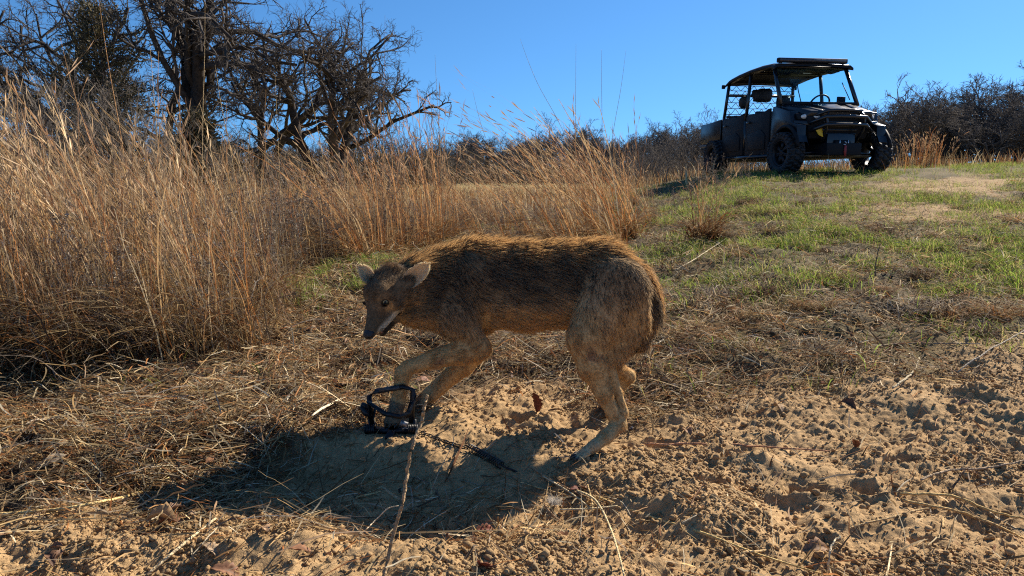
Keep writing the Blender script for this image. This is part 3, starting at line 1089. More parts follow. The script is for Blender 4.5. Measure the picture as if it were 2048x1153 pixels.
    for e, sgn in zip(EYES, (1, -1)):
        o = link("eye", eme, root)
        o.location = Vector(e - HF * .0022) - off
        look = Vector(np.array([0, 0, CAM_Z]) - e).normalized() + Vector(HF * .10 + HL * sgn * .12)
        o.rotation_euler = look.to_track_quat('Z', 'Y').to_euler()
    # upper lids over the eyes
    for e, sgn in zip(EYES, (1, -1)):
        g = MB()
        pts = []
        for t_ in np.linspace(-1, 1, 9):
            pts.append(e + HF * (.0084 - .004 * t_ * t_) + HL * sgn * (.0105 * t_ + .0025) + HU * (.0050 - .0048 * t_ * t_ + .0034 * t_) - np.array(off))
        g.tube(pts, [.0010, .0018, .0026, .0031, .0033, .0031, .0026, .0018, .0010], 6, (.018, .014, .012))
        g.build("upper_eyelid", M_SKIN, root, smooth=True)
        g = MB()
        pts = []
        for t_ in np.linspace(-1, 1, 9):
            pts.append(e + HF * (.0080 - .004 * t_ * t_) + HL * sgn * (.0105 * t_ + .0025) + HU * (-.0062 + .0058 * t_ * t_ + .0034 * t_) - np.array(off))
        g.tube(pts, [.001, .0016, .002, .002, .002, .002, .002, .0016, .001], 6, (.018, .014, .012))
        g.build("lower_eyelid", M_SKIN, root, smooth=True)
    # nose leather with nostrils
    np_ = [(NOSE, NOSE - HF * .006, .0130, .014, 1.0, HF, 0, '', .004)]
    np_ += [(NOSE + HL * s_ * .008 - HU * .001, NOSE + HL * s_ * .009 - HF * .006, .0090, .009, 1.0, HF, 0, '', .004) for s_ in (1, -1)]
    np_ += [(NOSE - HU * .010 - HF * .001, NOSE - HU * .004, .0065, .008, 1.0, HF, 0, '', .004)]
    def nostr(D, ax):
        for s_ in (1, -1):
            _carve_ball(D, ax, NOSE + HL * s_ * .0085 + HF * .0115 - HU * .001, .0042, .002)
            _carve_ball(D, ax, NOSE + HL * s_ * .0145 + HF * .0065 - HU * .0015, .0032, .002)
        return D
    NV, NF = surface_nets(NOSE - .03, NOSE + .03, .0012, np_, nostr)
    g = MB()
    g.add(NV - np.array(off), NF)
    g.build("nose", M_NOSE, root, smooth=True)
    # tongue tip / gum between the lips
    g = MB()
    g.tube([hd(.05, .0, -.062) - np.array(off), hd(.080, .0, -.0620) - np.array(off), hd(.098, .002, -.0615) - np.array(off), hd(.110, .004, -.0610) - np.array(off)], [.007, .0075, .006, .002], 10)
    g.build("tongue", mat_plain("tongue_pink", (.34, .15, .11), .4), root, smooth=True)
    # claws of the near hind foot and the trapped paw
    for dx, dyy in ((0, -.022), (-4, -.008), (-3, .009), (2, .022)):
        a_ = np.array(at(1157 + dx, 912, 1.828)) + np.array([0, dyy, .002])
        g = MB()
        g.tube([a_ - np.array(off), a_ + np.array([-.012, -.003, -.002]) - np.array(off), a_ + np.array([-.019, -.004, -.008]) - np.array(off)], [.0036, .003, .0008], 6)
        g.build("claw", M_CLAW, root, smooth=True)
    for dx, dyy in ((-12, -.012), (-3, -.024), (8, -.022), (16, -.008)):
        a_ = np.array(at(786 + dx, 848, 2.048 + dyy))
        g = MB()
        g.tube([a_ - np.array(off), a_ + np.array([-.004, -.012, -.002]) - np.array(off), a_ + np.array([-.006, -.018, -.008]) - np.array(off)], [.0036, .003, .0008], 6)
        g.build("claw", M_CLAW, root, smooth=True)
    return root

coyote = build_coyote()

# ------------------------------------------------------------------ trees
def skeleton(seed, spec, lean=(0, 0)):
    """spec per level: (points, children, length ratio, wander, lift, angle range)"""
    rnd = random.Random(seed)
    out = [[] for _ in spec]
    def grow(p, d, L, r, lev):
        k, nch, ratio, wander, lift, (a0, a1) = spec[lev]
        pts, st = [p.copy()], L / (k - 1)
        dirs = [d.copy()]
        for i in range(k - 1):
            d = (d + Vector((rnd.gauss(0, wander), rnd.gauss(0, wander), rnd.gauss(0, wander) + lift))).normalized()
            p = p + d * st
            pts.append(p.copy()); dirs.append(d.copy())
        end = .42 if lev < len(spec) - 1 else .25
        rad = [r * (1 - (1 - end) * i / (k - 1)) for i in range(k)]
        out[lev].append((pts, rad))
        if lev + 1 >= len(spec):
            return
        m = max(1, int(round(nch * rnd.uniform(.75, 1.25))))
        for c in range(m):
            t = (.25 if lev else .38) + (.75 if lev else .62) * (c + rnd.random() * .9) / m
            t = min(t, 1.0)
            i = min(int(t * (k - 1)), k - 2)
            q = pts[i].lerp(pts[i + 1], t * (k - 1) - i)
            ax = dirs[i].orthogonal().normalized()
            ax.rotate(Matrix.Rotation(rnd.uniform(0, 6.283), 3, dirs[i]))
            nd = dirs[i].copy()
            nd.rotate(Matrix.Rotation(rnd.uniform(a0, a1), 3, ax))
            rr = rad[i] * rnd.uniform(.50, .80)
            grow(q, nd, L * ratio * rnd.uniform(.6, 1.25) * (1.1 - .45 * t if lev else 1), max(rr, spec_min), lev + 1)
    return out, grow

spec_min = .004
def make_tree(name_seed, height, r0, spec, stems=1, split=.25, tw_min=.004, wood=(.046, .038, .033), twig=(.082, .070, .060), trunk_levels=2, squash=1.0):
    """trunk and crown meshes of a bare tree"""
    global spec_min
    spec_min = tw_min
    rnd = random.Random(name_seed)
    out, grow = skeleton(name_seed, spec)
    for s in range(stems):
        a = 6.283 * (s + rnd.random() * .5) / stems
        d = Vector((math.cos(a) * split, math.sin(a) * split, 1)).normalized()
        grow(Vector((math.cos(a) * r0 * .5 * (stems > 1), math.sin(a) * r0 * .5 * (stems > 1), -.15)), d, height * rnd.uniform(.85, 1.05), r0 * rnd.uniform(.8, 1.05), 0)
    tr, cr = MB(), MB()
    rg = np.random.default_rng(name_seed)
    for lev, br in enumerate(out):
        if not br:
            continue
        P = np.array([[list(p) for p in pts] for pts, _ in br])
        R = np.array([rd for _, rd in br])
        sides = [8, 6, 4, 3, 3, 3][lev]
        base = np.array(wood) if lev < trunk_levels else np.array(twig)
        C = base * rg.uniform(.7, 1.3, (len(br), 1))
        (tr if lev < trunk_levels else cr).tubes(P, R, sides, C)
    return tr.mesh("trunk", M_BARK, True), cr.mesh("crown", M_BARK, True)

OAK = [(9, 7, .68, .13, .02, (.5, 1.2)), (8, 6, .58, .26, .02, (.45, 1.2)), (7, 6, .54, .30, .02, (.4, 1.1)), (6, 5, .60, .30, .02, (.4, 1.1)), (4, 2, .66, .28, .01, (.4, 1.0)), (3, 0, 0, .25, 0, (0, 1))]
oak_var = [make_tree(21, 5.2, .25, OAK, 3, .34, .0062), make_tree(33, 6.6, .32, OAK, 2, .22, .0062), make_tree(45, 6.2, .29, OAK, 2, .30, .0062)]
def oak_tree(label, px, Y, var, rz, sc):
    x = at(px, 350, Y).x
    t = thing("oak_tree", label, "tree", (x, Y, float(H0(x, Y))), rz, "bare oaks behind the tall grass")
    t.scale = (sc, sc, sc)
    a, b = oak_var[var]
    link("trunk", a, t); link("crown", b, t)
    return t
oak_tree("bare spreading oak with forked low trunks at the open end of the oak grove", 650, 27.5, 0, 0.4, 1.05)
oak_tree("tallest thick limbed bare oak beside the forked low trunked oak", 405, 25.0, 1, 1.2, 1.0)
oak_tree("bare dark oak standing behind the evergreen juniper", 175, 29.0, 2, 2.0, 1.05)
oak_tree("bare oak at the far end of the grove, beyond the juniper", 10, 27.0, 2, 0.3, 1.0)
oak_tree("low bare oak half hidden between the thick limbed oak and the juniper", 290, 31.0, 0, 4.0, 1.05)
oak_tree("bare oak seen through the gap between the two foremost oaks", 530, 33.0, 2, 5.0, .95)

# juniper: dense dark evergreen, foliage in many small sprays
def make_juniper(label, px, Y, h, rad, seed):
    x = at(px, 350, Y).x
    t = thing("juniper_tree", label, "tree", (x, Y, float(H0(x, Y))))
    rg = np.random.default_rng(seed)
    g = MB()
    g.tube([(0, 0, -.1), (.05, .02, h * .4), (-.04, .05, h * .8), (0, 0, h)], [.13, .09, .05, .015], 7, (.10, .075, .055))
    nb = 95
    z0 = rg.uniform(.03, .95, nb)
    a = rg.uniform(0, 6.283, nb)
    L = rad * (1.05 - z0) ** .8 * rg.uniform(.4, 1.25, nb)
    T = np.linspace(0, 1, 5)
    P = np.stack([np.cos(a)[:, None] * L[:, None] * T, np.sin(a)[:, None] * L[:, None] * T, h * z0[:, None] + L[:, None] * (.35 * T + .1 * T ** 2)], 2)
    g.tubes(P, .02 * (1 - .8 * T)[None], 4, np.tile([[.10, .075, .055]], (nb, 1)))
    g.build("trunk", M_BARK, t, True)
    n = 11000
    bi, tt = rg.integers(0, nb, n), rg.beta(2.2, 1.1, n)
    base = np.stack([np.cos(a[bi]) * L[bi] * tt, np.sin(a[bi]) * L[bi] * tt, h * z0[bi] + L[bi] * (.35 * tt + .1 * tt ** 2)], 1) + rg.normal(0, .16, (n, 3))
    d = np.stack([np.cos(a[bi]), np.sin(a[bi]), .7 * np.ones(n)], 1) + rg.normal(0, .6, (n, 3))
    d /= np.linalg.norm(d, axis=1, keepdims=True)
    ln = rg.uniform(.06, .16, n)
    pts = base[:, None] + d[:, None] * (ln[:, None] * np.array([0, .55, 1])[None])[..., None]
    sd = np.cross(d, rg.normal(0, 1, (n, 3)))
    sd /= np.linalg.norm(sd, axis=1, keepdims=True)
    col = np.array([.075, .066, .036]) * rg.uniform(.4, 1.7, (n, 1)) + np.array([.07, .045, .012]) * (rg.random((n, 1)) < .28)
    f = MB()
    f.ribbons(pts, np.array([.012, .020, .004])[None], sd[:, None], col)
    f.build("crown", M_JUNIPER, t)
make_juniper("dense dark evergreen juniper among the bare oaks", 225, 24.0, 6.4, 2.8, 5)
make_juniper("smaller olive green juniper at the foot of the thick limbed oak", 400, 23.0, 2.6, 1.3, 6)

# thin bare saplings and shrubs in front of the grove
SAP = [(6, 7, .60, .10, .05, (.35, .8)), (6, 5, .55, .16, .06, (.35, .8)), (5, 5, .55, .2, .04, (.3, .8)), (4, 0, 0, .2, .02, (0, 1))]
sap = [make_tree(101 + i, 2.1, .022, SAP, 5, .35, .0035, (.15, .125, .10), (.17, .145, .12), 1) for i in range(3)]
rs = random.Random(3)
for px, Y, sc in ((70, 17, 1.0), (150, 18, 1.15), (245, 17, 1.05), (20, 19, 1.2), (330, 18, .8), (440, 19, .6), (560, 20, .5), (790, 21, .5), (880, 24, .5)):
    x = at(px, 350, Y).x
    t = thing("leafless_shrub", ("thin leafless grey shrub with many upright stems in front of the juniper" if px < 300 else "thin leafless grey shrub with many upright stems in front of the bare oaks" if px < 600 else "low leafless grey shrub at the edge of the far field beside the oak grove"), "shrub", (x, Y, float(H0(x, Y))), rs.uniform(0, 6), "leafless shrubs before the oak grove")
    t.scale = (sc, sc, sc)
    a, b = sap[rs.randrange(3)]
    link("stems", a, t); link("crown", b, t)
for px, Y, sc in ((1330, 14.5, .36), (1300, 16, .36), (1365, 16, .42), (1275, 18, .42), (1245, 21, .45)):
    x = at(px, 350, Y).x
    t = thing("leafless_shrub", "pale leafless shrub in the hollow behind the utility vehicle's cargo bed", "shrub", (x, Y, float(H0(x, Y))), rs.uniform(0, 6), "leafless shrubs in the hollow")
    t.scale = (sc, sc, sc)
    a, b = sap[rs.randrange(3)]
    link("stems", a, t); link("crown", b, t)

# far line of bare trees
FAR = [(7, 8, .64, .14, .02, (.5, 1.15)), (6, 8, .56, .25, .03, (.4, 1.1)), (5, 7, .55, .28, .03, (.4, 1.1)), (4, 5, .6, .28, .02, (.4, 1.1)), (3, 0, 0, .2, 0, (0, 1))]
far = [make_tree(201 + i, 4.2, .16, FAR, 2 + i % 2, .35, .012, (.085, .074, .068), (.125, .108, .096), 2) for i in range(4)]
def far_tree(px, Y, top, label, group):
    x = at(px, 350, Y).x
    hz = max((350 - top) / FPX * Y + CAM_Z - float(H0(x, Y)), 1.5)
    sc = hz / 5.9
    t = thing("bare_tree", label, "tree", (x, Y, float(H0(x, Y))), rs.uniform(0, 6), group)
    t.scale = (sc * 1.1, sc * 1.1, sc)
    a, b = far[rs.randrange(4)]
    link("trunk", a, t); link("crown", b, t)
for px, top in zip(range(1735, 2110, 24), (228, 214, 200, 190, 196, 206, 222, 226, 214, 212, 206, 178, 160, 158, 150, 160)):
    far_tree(px + rs.uniform(-8, 8), rs.uniform(44, 52), top, ("tall bare oak in the woodland edge beyond the rise" if top < 190 else "low bare oak in the woodland edge beyond the rise, beside the utility vehicle"), "bare trees beyond the rise")
for i, px in enumerate(range(855, 1470, 21)):
    top = float(np.interp(px, [855, 960, 1050, 1130, 1200, 1290, 1370, 1470], [284, 278, 288, 252, 282, 262, 246, 250])) + rs.uniform(-9, 12)
    far_tree(px + rs.uniform(-8, 8), rs.uniform(62, 80), top, "small bare tree in the distant tree line beyond the tan field", "bare trees of the distant tree line")
for i, px in enumerate(range(-40, 860, 60)):
    far_tree(px + rs.uniform(-10, 10), rs.uniform(48, 66), rs.uniform(245, 290), "bare tree in the woodland seen behind the oak grove", "bare trees behind the oak grove")

for px in list(range(-620, -40, 75)):
    far_tree(px + rs.uniform(-15, 15), rs.uniform(46, 62), rs.uniform(190, 260), "bare tree in the woodland seen behind the oak grove", "bare trees behind the oak grove")
for px in range(2125, 2620, 45):
    far_tree(px + rs.uniform(-10, 10), rs.uniform(44, 52), rs.uniform(160, 215), "bare oak of the woodland edge continuing beyond the crest", "bare trees beyond the rise")

# brush at the foot of the woodland: one tangled mass
def brush():
    rg = np.random.default_rng(9)
    m = MB()
    def band(px0, px1, n, Y0, Y1, h0, h1, rad, col):
        px, Y = rg.uniform(px0, px1, n), rg.uniform(Y0, Y1, n)
        x = (px - 1024) / FPX * Y
        z = H0(x, Y)
        hh = rg.uniform(h0, h1, n) * (.5 + fbm(x * .35, Y * .1, 3, 7))
        L = hh * rg.uniform(.4, .9, n)
        b = np.stack([x, Y, z + rg.random(n) * hh * .75 - .1], 1)
        d = rg.normal(0, .55, (n, 3)); d[:, 2] = np.abs(d[:, 2]) + .45
        d /= np.linalg.norm(d, axis=1, keepdims=True)
        w = rg.normal(0, .10, (n, 4, 3)) * L[:, None, None]
        w[:, 0] = 0
        P = b[:, None] + d[:, None] * (L[:, None] * np.linspace(0, 1, 4)[None])[..., None] + w
        m.tubes(P, rad * np.array([1, .8, .6, .3])[None] * rg.uniform(.5, 1.3, (n, 1)), 3, np.array(col) * rg.uniform(.6, 1.4, (n, 1)))
    band(1690, 2650, 15000, 40, 52, .6, 1.5, .014, (.125, .105, .088))
    band(840, 1700, 15000, 52, 78, 1.1, 2.4, .020, (.11, .092, .075))
    band(-640, 900, 21000, 33, 55, 1.2, 2.4, .016, (.085, .070, .055))
    band(1230, 1480, 3000, 22, 32, .4, .9, .007, (.17, .13, .095))
    return tag(m.build("brush", M_TWIG), "dark leafless brush tangled along the foot of the woodland", "brush", kind="stuff")
brush()

# ------------------------------------------------------------------ grasses
WIND = np.array([-.55, -.12, 0.0])
RUSSET = np.array([[.46, .20, .065], [.38, .15, .050], [.50, .27, .105], [.56, .36, .160], [.62, .45, .235]])
TAN = np.array([[.50, .345, .155], [.58, .43, .225], [.44, .275, .11], [.62, .49, .285], [.36, .20, .085]])

def stalks(m, rg, base, h, lean, pal, wid=.0016, seeds=True, k=7, curl=.25):
    """upright dry stems: base (n,3), height (n), lean (n,3)"""
    n = len(base)
    t = np.linspace(0, 1, k)
    bow = rg.normal(0, curl * .4, (n, 3)) * h[:, None]; bow[:, 2] = 0
    P = base[:, None] + np.array([0, 0, 1.0]) * (h[:, None] * (t - .10 * t ** 3)[None])[..., None] \
        + (lean * h[:, None])[:, None] * (t ** 1.6)[None, :, None] + bow[:, None] * (t * t * t)[None, :, None] \
        + rg.normal(0, .006, (n, k, 3)) * (h[:, None, None])
    a = rg.uniform(0, math.pi, n)
    sd = np.stack([np.cos(a), np.sin(a) * .5, np.zeros(n)], 1)
    c = pal[rg.integers(0, len(pal), n)] * rg.uniform(.75, 1.2, (n, 1))
    fat = (rg.random((n, 1)) < .28)
    c = c * np.where(fat, 1.3, .68)
    W = wid * np.where(fat, 1.9, .75) * rg.uniform(.7, 1.3, (n, 1)) * (1 - .7 * t)[None]
    m.ribbons(P, W, sd[:, None], c)
    if seeds:
        per = 7
        i = np.repeat(np.arange(n), per)
        tt = rg.uniform(.50, .98, n * per)
        j = np.clip((tt * (k - 1)).astype(int), 0, k - 2)
        fr = (tt * (k - 1) - j)[:, None]
        p0 = P[i, j] * (1 - fr) + P[i, j + 1] * fr
        dd = P[i, j + 1] - P[i, j]
        dd /= np.linalg.norm(dd, axis=1, keepdims=True) + 1e-9
        dd = dd + rg.normal(0, .20, (n * per, 3))
        L = rg.uniform(.035, .085, n * per) * (h[i] / 1.1)
        q = p0[:, None] + dd[:, None] * (L[:, None] * np.array([0, .5, 1])[None])[..., None]
        cc = c[i] * .6 + np.array([.62, .42, .26]) * .4 * rg.uniform(.7, 1.3, (n * per, 1))
        s2 = rg.normal(0, 1, (n * per, 3)); s2 /= np.linalg.norm(s2, axis=1, keepdims=True)
        m.ribbons(q, np.array([.0007, .0020, .0005])[None] * (wid / .0016), s2[:, None], cc)
    return P

def blades(m, rg, base, L, pal, wid=.002, up=.8, droop=1.0, k=6, out=None, bias=None):
    n = len(base)
    a = rg.uniform(0, 6.283, n) if out is None else out
    u = up * rg.uniform(.5, 1.3, n)
    hd_ = np.stack([np.cos(a), np.sin(a), np.zeros(n)], 1)
    if bias is not None:
        hd_ = hd_ + bias
    t = np.linspace(0, 1, k)
    P = base[:, None] + hd_[:, None] * (L[:, None] * (t * .55 + .25 * t * t)[None])[..., None] \
        + np.array([0, 0, 1.0]) * ((L * u)[:, None] * (t - .62 * droop * t ** 2.2)[None])[..., None] + rg.normal(0, .012, (n, k, 3)) * L[:, None, None]
    sd = np.stack([-np.sin(a), np.cos(a), rg.normal(0, .4, n)], 1)
    c = pal[rg.integers(0, len(pal), n)] * rg.uniform(.65, 1.2, (n, 1))
    m.ribbons(P, wid * rg.uniform(.6, 1.4, (n, 1)) * np.array([.8, 1, 1, .85, .6, .1])[None, :k], sd[:, None], c)

def clump_mesh(seed, n, hmin, hmax, lean, pal, r=.10, nb=130, wid=.0016):
    rg = np.random.default_rng(seed)
    m1, m2 = MB(), MB()
    b = np.concatenate([rg.normal(0, r, (n, 2)), np.full((n, 1), -.02)], 1)
    h = rg.uniform(hmin, hmax, n) * rg.uniform(.75, 1.0, n)
    ln = np.concatenate([b[:, :2] / r * .07 + rg.normal(0, .08, (n, 2)), np.zeros((n, 1))], 1) + np.array(lean)[None] * rg.uniform(.4, 1.3, (n, 1))
    stalks(m1, rg, b, h, ln, pal, wid)
    bb = np.concatenate([rg.normal(0, r * 1.1, (nb, 2)), np.full((nb, 1), -.01)], 1)
    blades(m2, rg, bb, rg.uniform(.2, .6, nb), pal * .6, wid * .9, up=1.1, bias=np.array(lean) * .5)  # darkened palette puts shade into the clump's lower blades
    return m1.mesh("stalks", M_DRY), m2.mesh("leaves", M_DRY)

def put_clump(meshes, x, y, rz, sc, label, group, name="grass_clump"):
    t = thing(name, label, "grass clump", (x, y, float(H(x, y)[0])), rz, group)
    t.scale = (sc, sc, sc)
    link("stalks", meshes[0], t); link("leaves", meshes[1], t)
    return t

# a dense stand on the left, in clumps
stand = [clump_mesh(301 + i, 34 + 5 * (i % 4), .5 + .08 * (i % 3), 1.15 + .14 * (i % 4), (-.14 - .10 * (i % 4), .0, 0), [RUSSET, TAN, RUSSET * .75, TAN * .9, RUSSET[:3] * 1.1, np.array([[.30, .23, .15], [.22, .15, .095], [.42, .30, .17]])][i % 6], .055, 120, .0022) for i in range(11)]
rs = random.Random(11)
spots = []
for i in range(900):
    y = 2.35 * (9.5 / 2.35) ** rs.random()
    x = rs.uniform(-6.2, .9)
    edge = np.interp(y, [2.3, 2.5, 2.85, 3.5, 4.4, 5.5, 7, 9.5], [-1.85, -1.55, -1.22, -1.3, -1.75, -1.55, -1.15, -1.3])
    if x > edge or x < -.80 * y - .4:
        continue
    if all((x - a) ** 2 + (y - b) ** 2 > (.17 + .036 * y) ** 2 for a, b in spots):
        spots.append((x, y))
for i, (x, y) in enumerate(spots[:118]):
    put_clump(stand[i % 11], x, y, rs.uniform(-.5, .5), rs.uniform(.55, 1.08) * (1.05 if y < 4 else 1.0), ["russet red", "straw coloured", "dark russet", "pale tan", "bright orange russet", "grey brown"][i % 11 % 6] + " bunchgrass clump " + ("at the open edge of the dense stand, nearest the trap" if y < 3.6 else "in the middle of the dense stand" if y < 5.6 else "at the back of the dense stand, towards the oak grove"), "bunchgrass clumps of the dense stand")
# wind-bent russet clumps behind the coyote's back
bent = [clump_mesh(401 + i, 34, .8, 1.55, (-.88 + .18 * i, -.02, 0), RUSSET, .05, 90, .0032) for i in range(3)]
for px, Y, sc, i in ((1235, 6.2, 1.18, 0), (1195, 6.6, 1.2, 0), (1150, 6.1, 1.05, 1), (1268, 6.9, 1.05, 1), (1105, 6.9, .95, 0), (1215, 7.5, 1.0, 2), (1160, 7.8, .9, 2), (1060, 7.6, .8, 1), (1300, 7.8, .6, 2), (1010, 7.0, .7, 0), (960, 7.4, .7, 1)):
    x = at(px, 450, Y).x
    put_clump(bent[i], x, Y, rs.uniform(-.25, .25), sc, "russet bunchgrass clump bent over by the wind behind the coyote's back", "wind-bent russet clumps behind the coyote")
upr = clump_mesh(451, 26, .7, 1.35, (-.10, 0, 0), RUSSET, .05, 80, .0028)
for px, Y, sc in ((1255, 7.0, .98), (1190, 7.3, 1.05), (1140, 8.2, .95), (850, 6.4, 1.28), (880, 6.9, 1.4), (800, 6.0, 1.2), (760, 5.6, 1.15)):
    x = at(px, 450, Y).x
    put_clump(upr, x, Y, rs.uniform(-.25, .25), sc, "slender upright russet grass clump among the bent clumps", "upright russet clumps")
for px, Y, sc in ((720, 5.3, .9), (690, 5.9, .95), (745, 6.4, 1.0), (830, 7.2, 1.0), (910, 7.6, .85), (870, 8.4, 1.0), (935, 9.4, .95), (985, 10.0, .9), (1035, 9.6, .9), (1085, 10.2, .95), (1130, 9.8, .9), (1175, 10.4, .9), (1225, 9.8, .85), (1270, 10.4, .8), (1010, 8.6, .8)):
    x = at(px, 450, Y).x
    put_clump((bent + [upr])[rs.randrange(1, 4)], x, Y, rs.uniform(-.4, .4), sc * rs.uniform(.8, 1.05), "loose russet grass clump " + ("beside the green patch at the stand's open side" if Y < 7.3 else "at the edge of the tan field behind the bent clumps"), "loose russet clumps around the hollow")
paleg = [clump_mesh(481 + i, 30, .8, 1.6, (-.16 - .12 * i, 0, 0), TAN * 1.08, .05, 90, .0032) for i in range(3)]
for i, (px, Y, sc) in enumerate(((15, 2.75, .8), (120, 3.1, .9), (230, 2.95, .95), (300, 3.5, 1.0), (60, 3.6, 1.0), (395, 3.4, .8), (350, 4.2, 1.0), (180, 4.0, 1.1), (455, 4.6, 1.0), (520, 5.2, 1.0), (90, 4.8, 1.2))):
    x = at(px, 450, Y).x
    put_clump(paleg[i % 3], x, Y, rs.uniform(-.4, .4), sc, "tall pale straw clump standing out of the dense stand " + ("at its trampled open edge" if Y < 3.6 else "near its middle"), "tall pale straw clumps")
lone = clump_mesh(461, 40, .45, .95, (.04, 0, 0), RUSSET * .8, .055, 260, .0032)
x = at(1408, 470, 5.7).x
put_clump(lone, x, 5.7, .3, .92, "lone dark russet grass tuft on the green slope below the utility vehicle", None)
x = at(1845, 335, 15.5).x
t_ = put_clump(clump_mesh(471, 110, .6, 1.0, (-.03, 0, 0), RUSSET * .9, .22, 120, .006), x, 15.5, 0, 1.05, "bright russet grass clump on the crest right of the utility vehicle", None)

tuss = []
for i in range(4):
    rg_ = np.random.default_rng(490 + i)
    m_ = MB()
    nb_ = 150
    bb_ = np.concatenate([rg_.normal(0, .05, (nb_, 2)), np.full((nb_, 1), -.012)], 1)
    blades(m_, rg_, bb_, rg_.uniform(.08, .26, nb_), [TAN * .8, RUSSET * .6, np.array([[.30, .24, .17], [.14, .10, .07], [.42, .34, .23]]), np.array([[.10, .065, .045], [.17, .10, .06]])][i], .0018, up=1.2, droop=1.1)
    tuss.append(m_.mesh("dead_tussock", M_DRY))
kinds = ["straw coloured", "russet", "bleached grey", "dark brown"]
for i in range(70):
    y_ = 2.6 * (8.5 / 2.6) ** rs.random()
    x_ = rs.uniform(.25, .78) * y_
    if float(sandmask(np.array([x_]), np.array([y_]))[0]) > .4:
        continue
    o_ = link("dead_tussock", tuss[i % 4])
    o_.location = (x_, y_, float(H(x_, y_)[0]))
    o_.rotation_euler = (0, 0, rs.uniform(0, 6))
    q_ = rs.uniform(.45, 1.05)
    o_.scale = (q_, q_, q_ * .8)
    tag(o_, "small " + kinds[i % 4] + " tussock of dead grass " + ("beside the dug sand" if y_ < 3.6 else "in the middle of the slope" if y_ < 5.5 else "high on the green slope below the vehicle"), "grass tussock", "dead tussocks on the slope")

# grey-brown dried weeds with small crumpled leaves, mixed into the stand
def weed_mesh(seed):
    rg = np.random.default_rng(seed)
    st, lf = MB(), MB()
    n = 9
    h = rg.uniform(.35, .85, n)
    b = np.concatenate([rg.normal(0, .05, (n, 2)), np.full((n, 1), -.02)], 1)
    t = np.linspace(0, 1, 6)
    ln = rg.normal(0, .16, (n, 3)); ln[:, 2] = 0
    P = b[:, None] + np.array([0, 0, 1.0]) * (h[:, None] * t[None])[..., None] + (ln * h[:, None])[:, None] * (t ** 1.4)[None, :, None] + rg.normal(0, .008, (n, 6, 3))
    st.tubes(P, .0022 * (1 - .6 * t)[None], 3, np.array([[.17, .13, .10]]) * rg.uniform(.7, 1.5, (n, 1)))
    per = 12
    i = np.repeat(np.arange(n), per)
    tt = rg.uniform(.25, .98, n * per)
    j = np.clip((tt * 5).astype(int), 0, 4)
    p0 = P[i, j] + (P[i, j + 1] - P[i, j]) * (tt * 5 - j)[:, None]
    d = rg.normal(0, 1, (n * per, 3)); d[:, 2] = np.abs(d[:, 2]) * .6 + .35
    d /= np.linalg.norm(d, axis=1, keepdims=True)
    L = rg.uniform(.05, .16, n * per) * (1.2 - tt)
    Q = p0[:, None] + d[:, None] * (L[:, None] * np.array([0, .5, 1])[None])[..., None] + rg.normal(0, .006, (n * per, 3, 3))
    st.tubes(Q, np.array([[.0012, .0010, .0006]]), 3, np.array([[.19, .15, .12]]) * rg.uniform(.7, 1.4, (n * per, 1)))
    nl = n * per * 7
    ii = rg.integers(0, n * per, nl)
    fr = rg.random(nl)
    p = Q[ii, 1] * (1 - fr)[:, None] + Q[ii, 2] * fr[:, None] + rg.normal(0, .006, (nl, 3))
    dd = rg.normal(0, 1, (nl, 3)); dd /= np.linalg.norm(dd, axis=1, keepdims=True)
    s2 = np.cross(dd, rg.normal(0, 1, (nl, 3))); s2 /= np.linalg.norm(s2, axis=1, keepdims=True)
    l2 = rg.uniform(.006, .022, nl)
    R = p[:, None] + dd[:, None] * (l2[:, None] * np.array([0, .5, 1])[None])[..., None]
    pal = np.array([[.21, .175, .135], [.31, .265, .21], [.09, .068, .05], [.18, .11, .07]])
    lf.ribbons(R, np.array([.0008, .0036, .0010])[None] * rg.uniform(.6, 1.4, (nl, 1)), s2[:, None], pal[rg.integers(0, 4, nl)] * rg.uniform(.7, 1.3, (nl, 1)))
    return st.mesh("stems", M_TWIG), lf.mesh("leaves", M_LEAF)
weeds = [weed_mesh(501 + i) for i in range(5)]
k_ = 0
for i in range(700):
    y = 2.75 * (7.5 / 2.75) ** rs.random()
    edge = float(np.interp(y, [2.7, 3.0, 3.6, 4.4, 5.5, 7, 9.5], [-1.65, -1.22, -1.2, -1.5, -1.2, -.5, .5]))
    x = rs.uniform(-.80 * y - .2, edge)
    if k_ >= 130 or rs.random() < .25 * (y < 4):
        continue
    k_ += 1
    t = thing("dried_weed", ["grey brown", "silvery grey", "dark brown", "reddish grey", "pale grey"][i % 5] + " dried weed with crumpled leaves " + ("at the open edge of the tall grass stand" if y < 3.6 else "deep inside the tall grass stand"), "weed", (x, y, float(H(x, y)[0])), rs.uniform(0, 6), "dried weeds inside the grass stand")
    s_ = rs.uniform(.6, 1.1) * (1.0 if y > 3.6 else .85)
    t.scale = (s_, s_, s_)
    a, b = weeds[i % 5]
    link("stems", a, t); link("leaves", b, t)
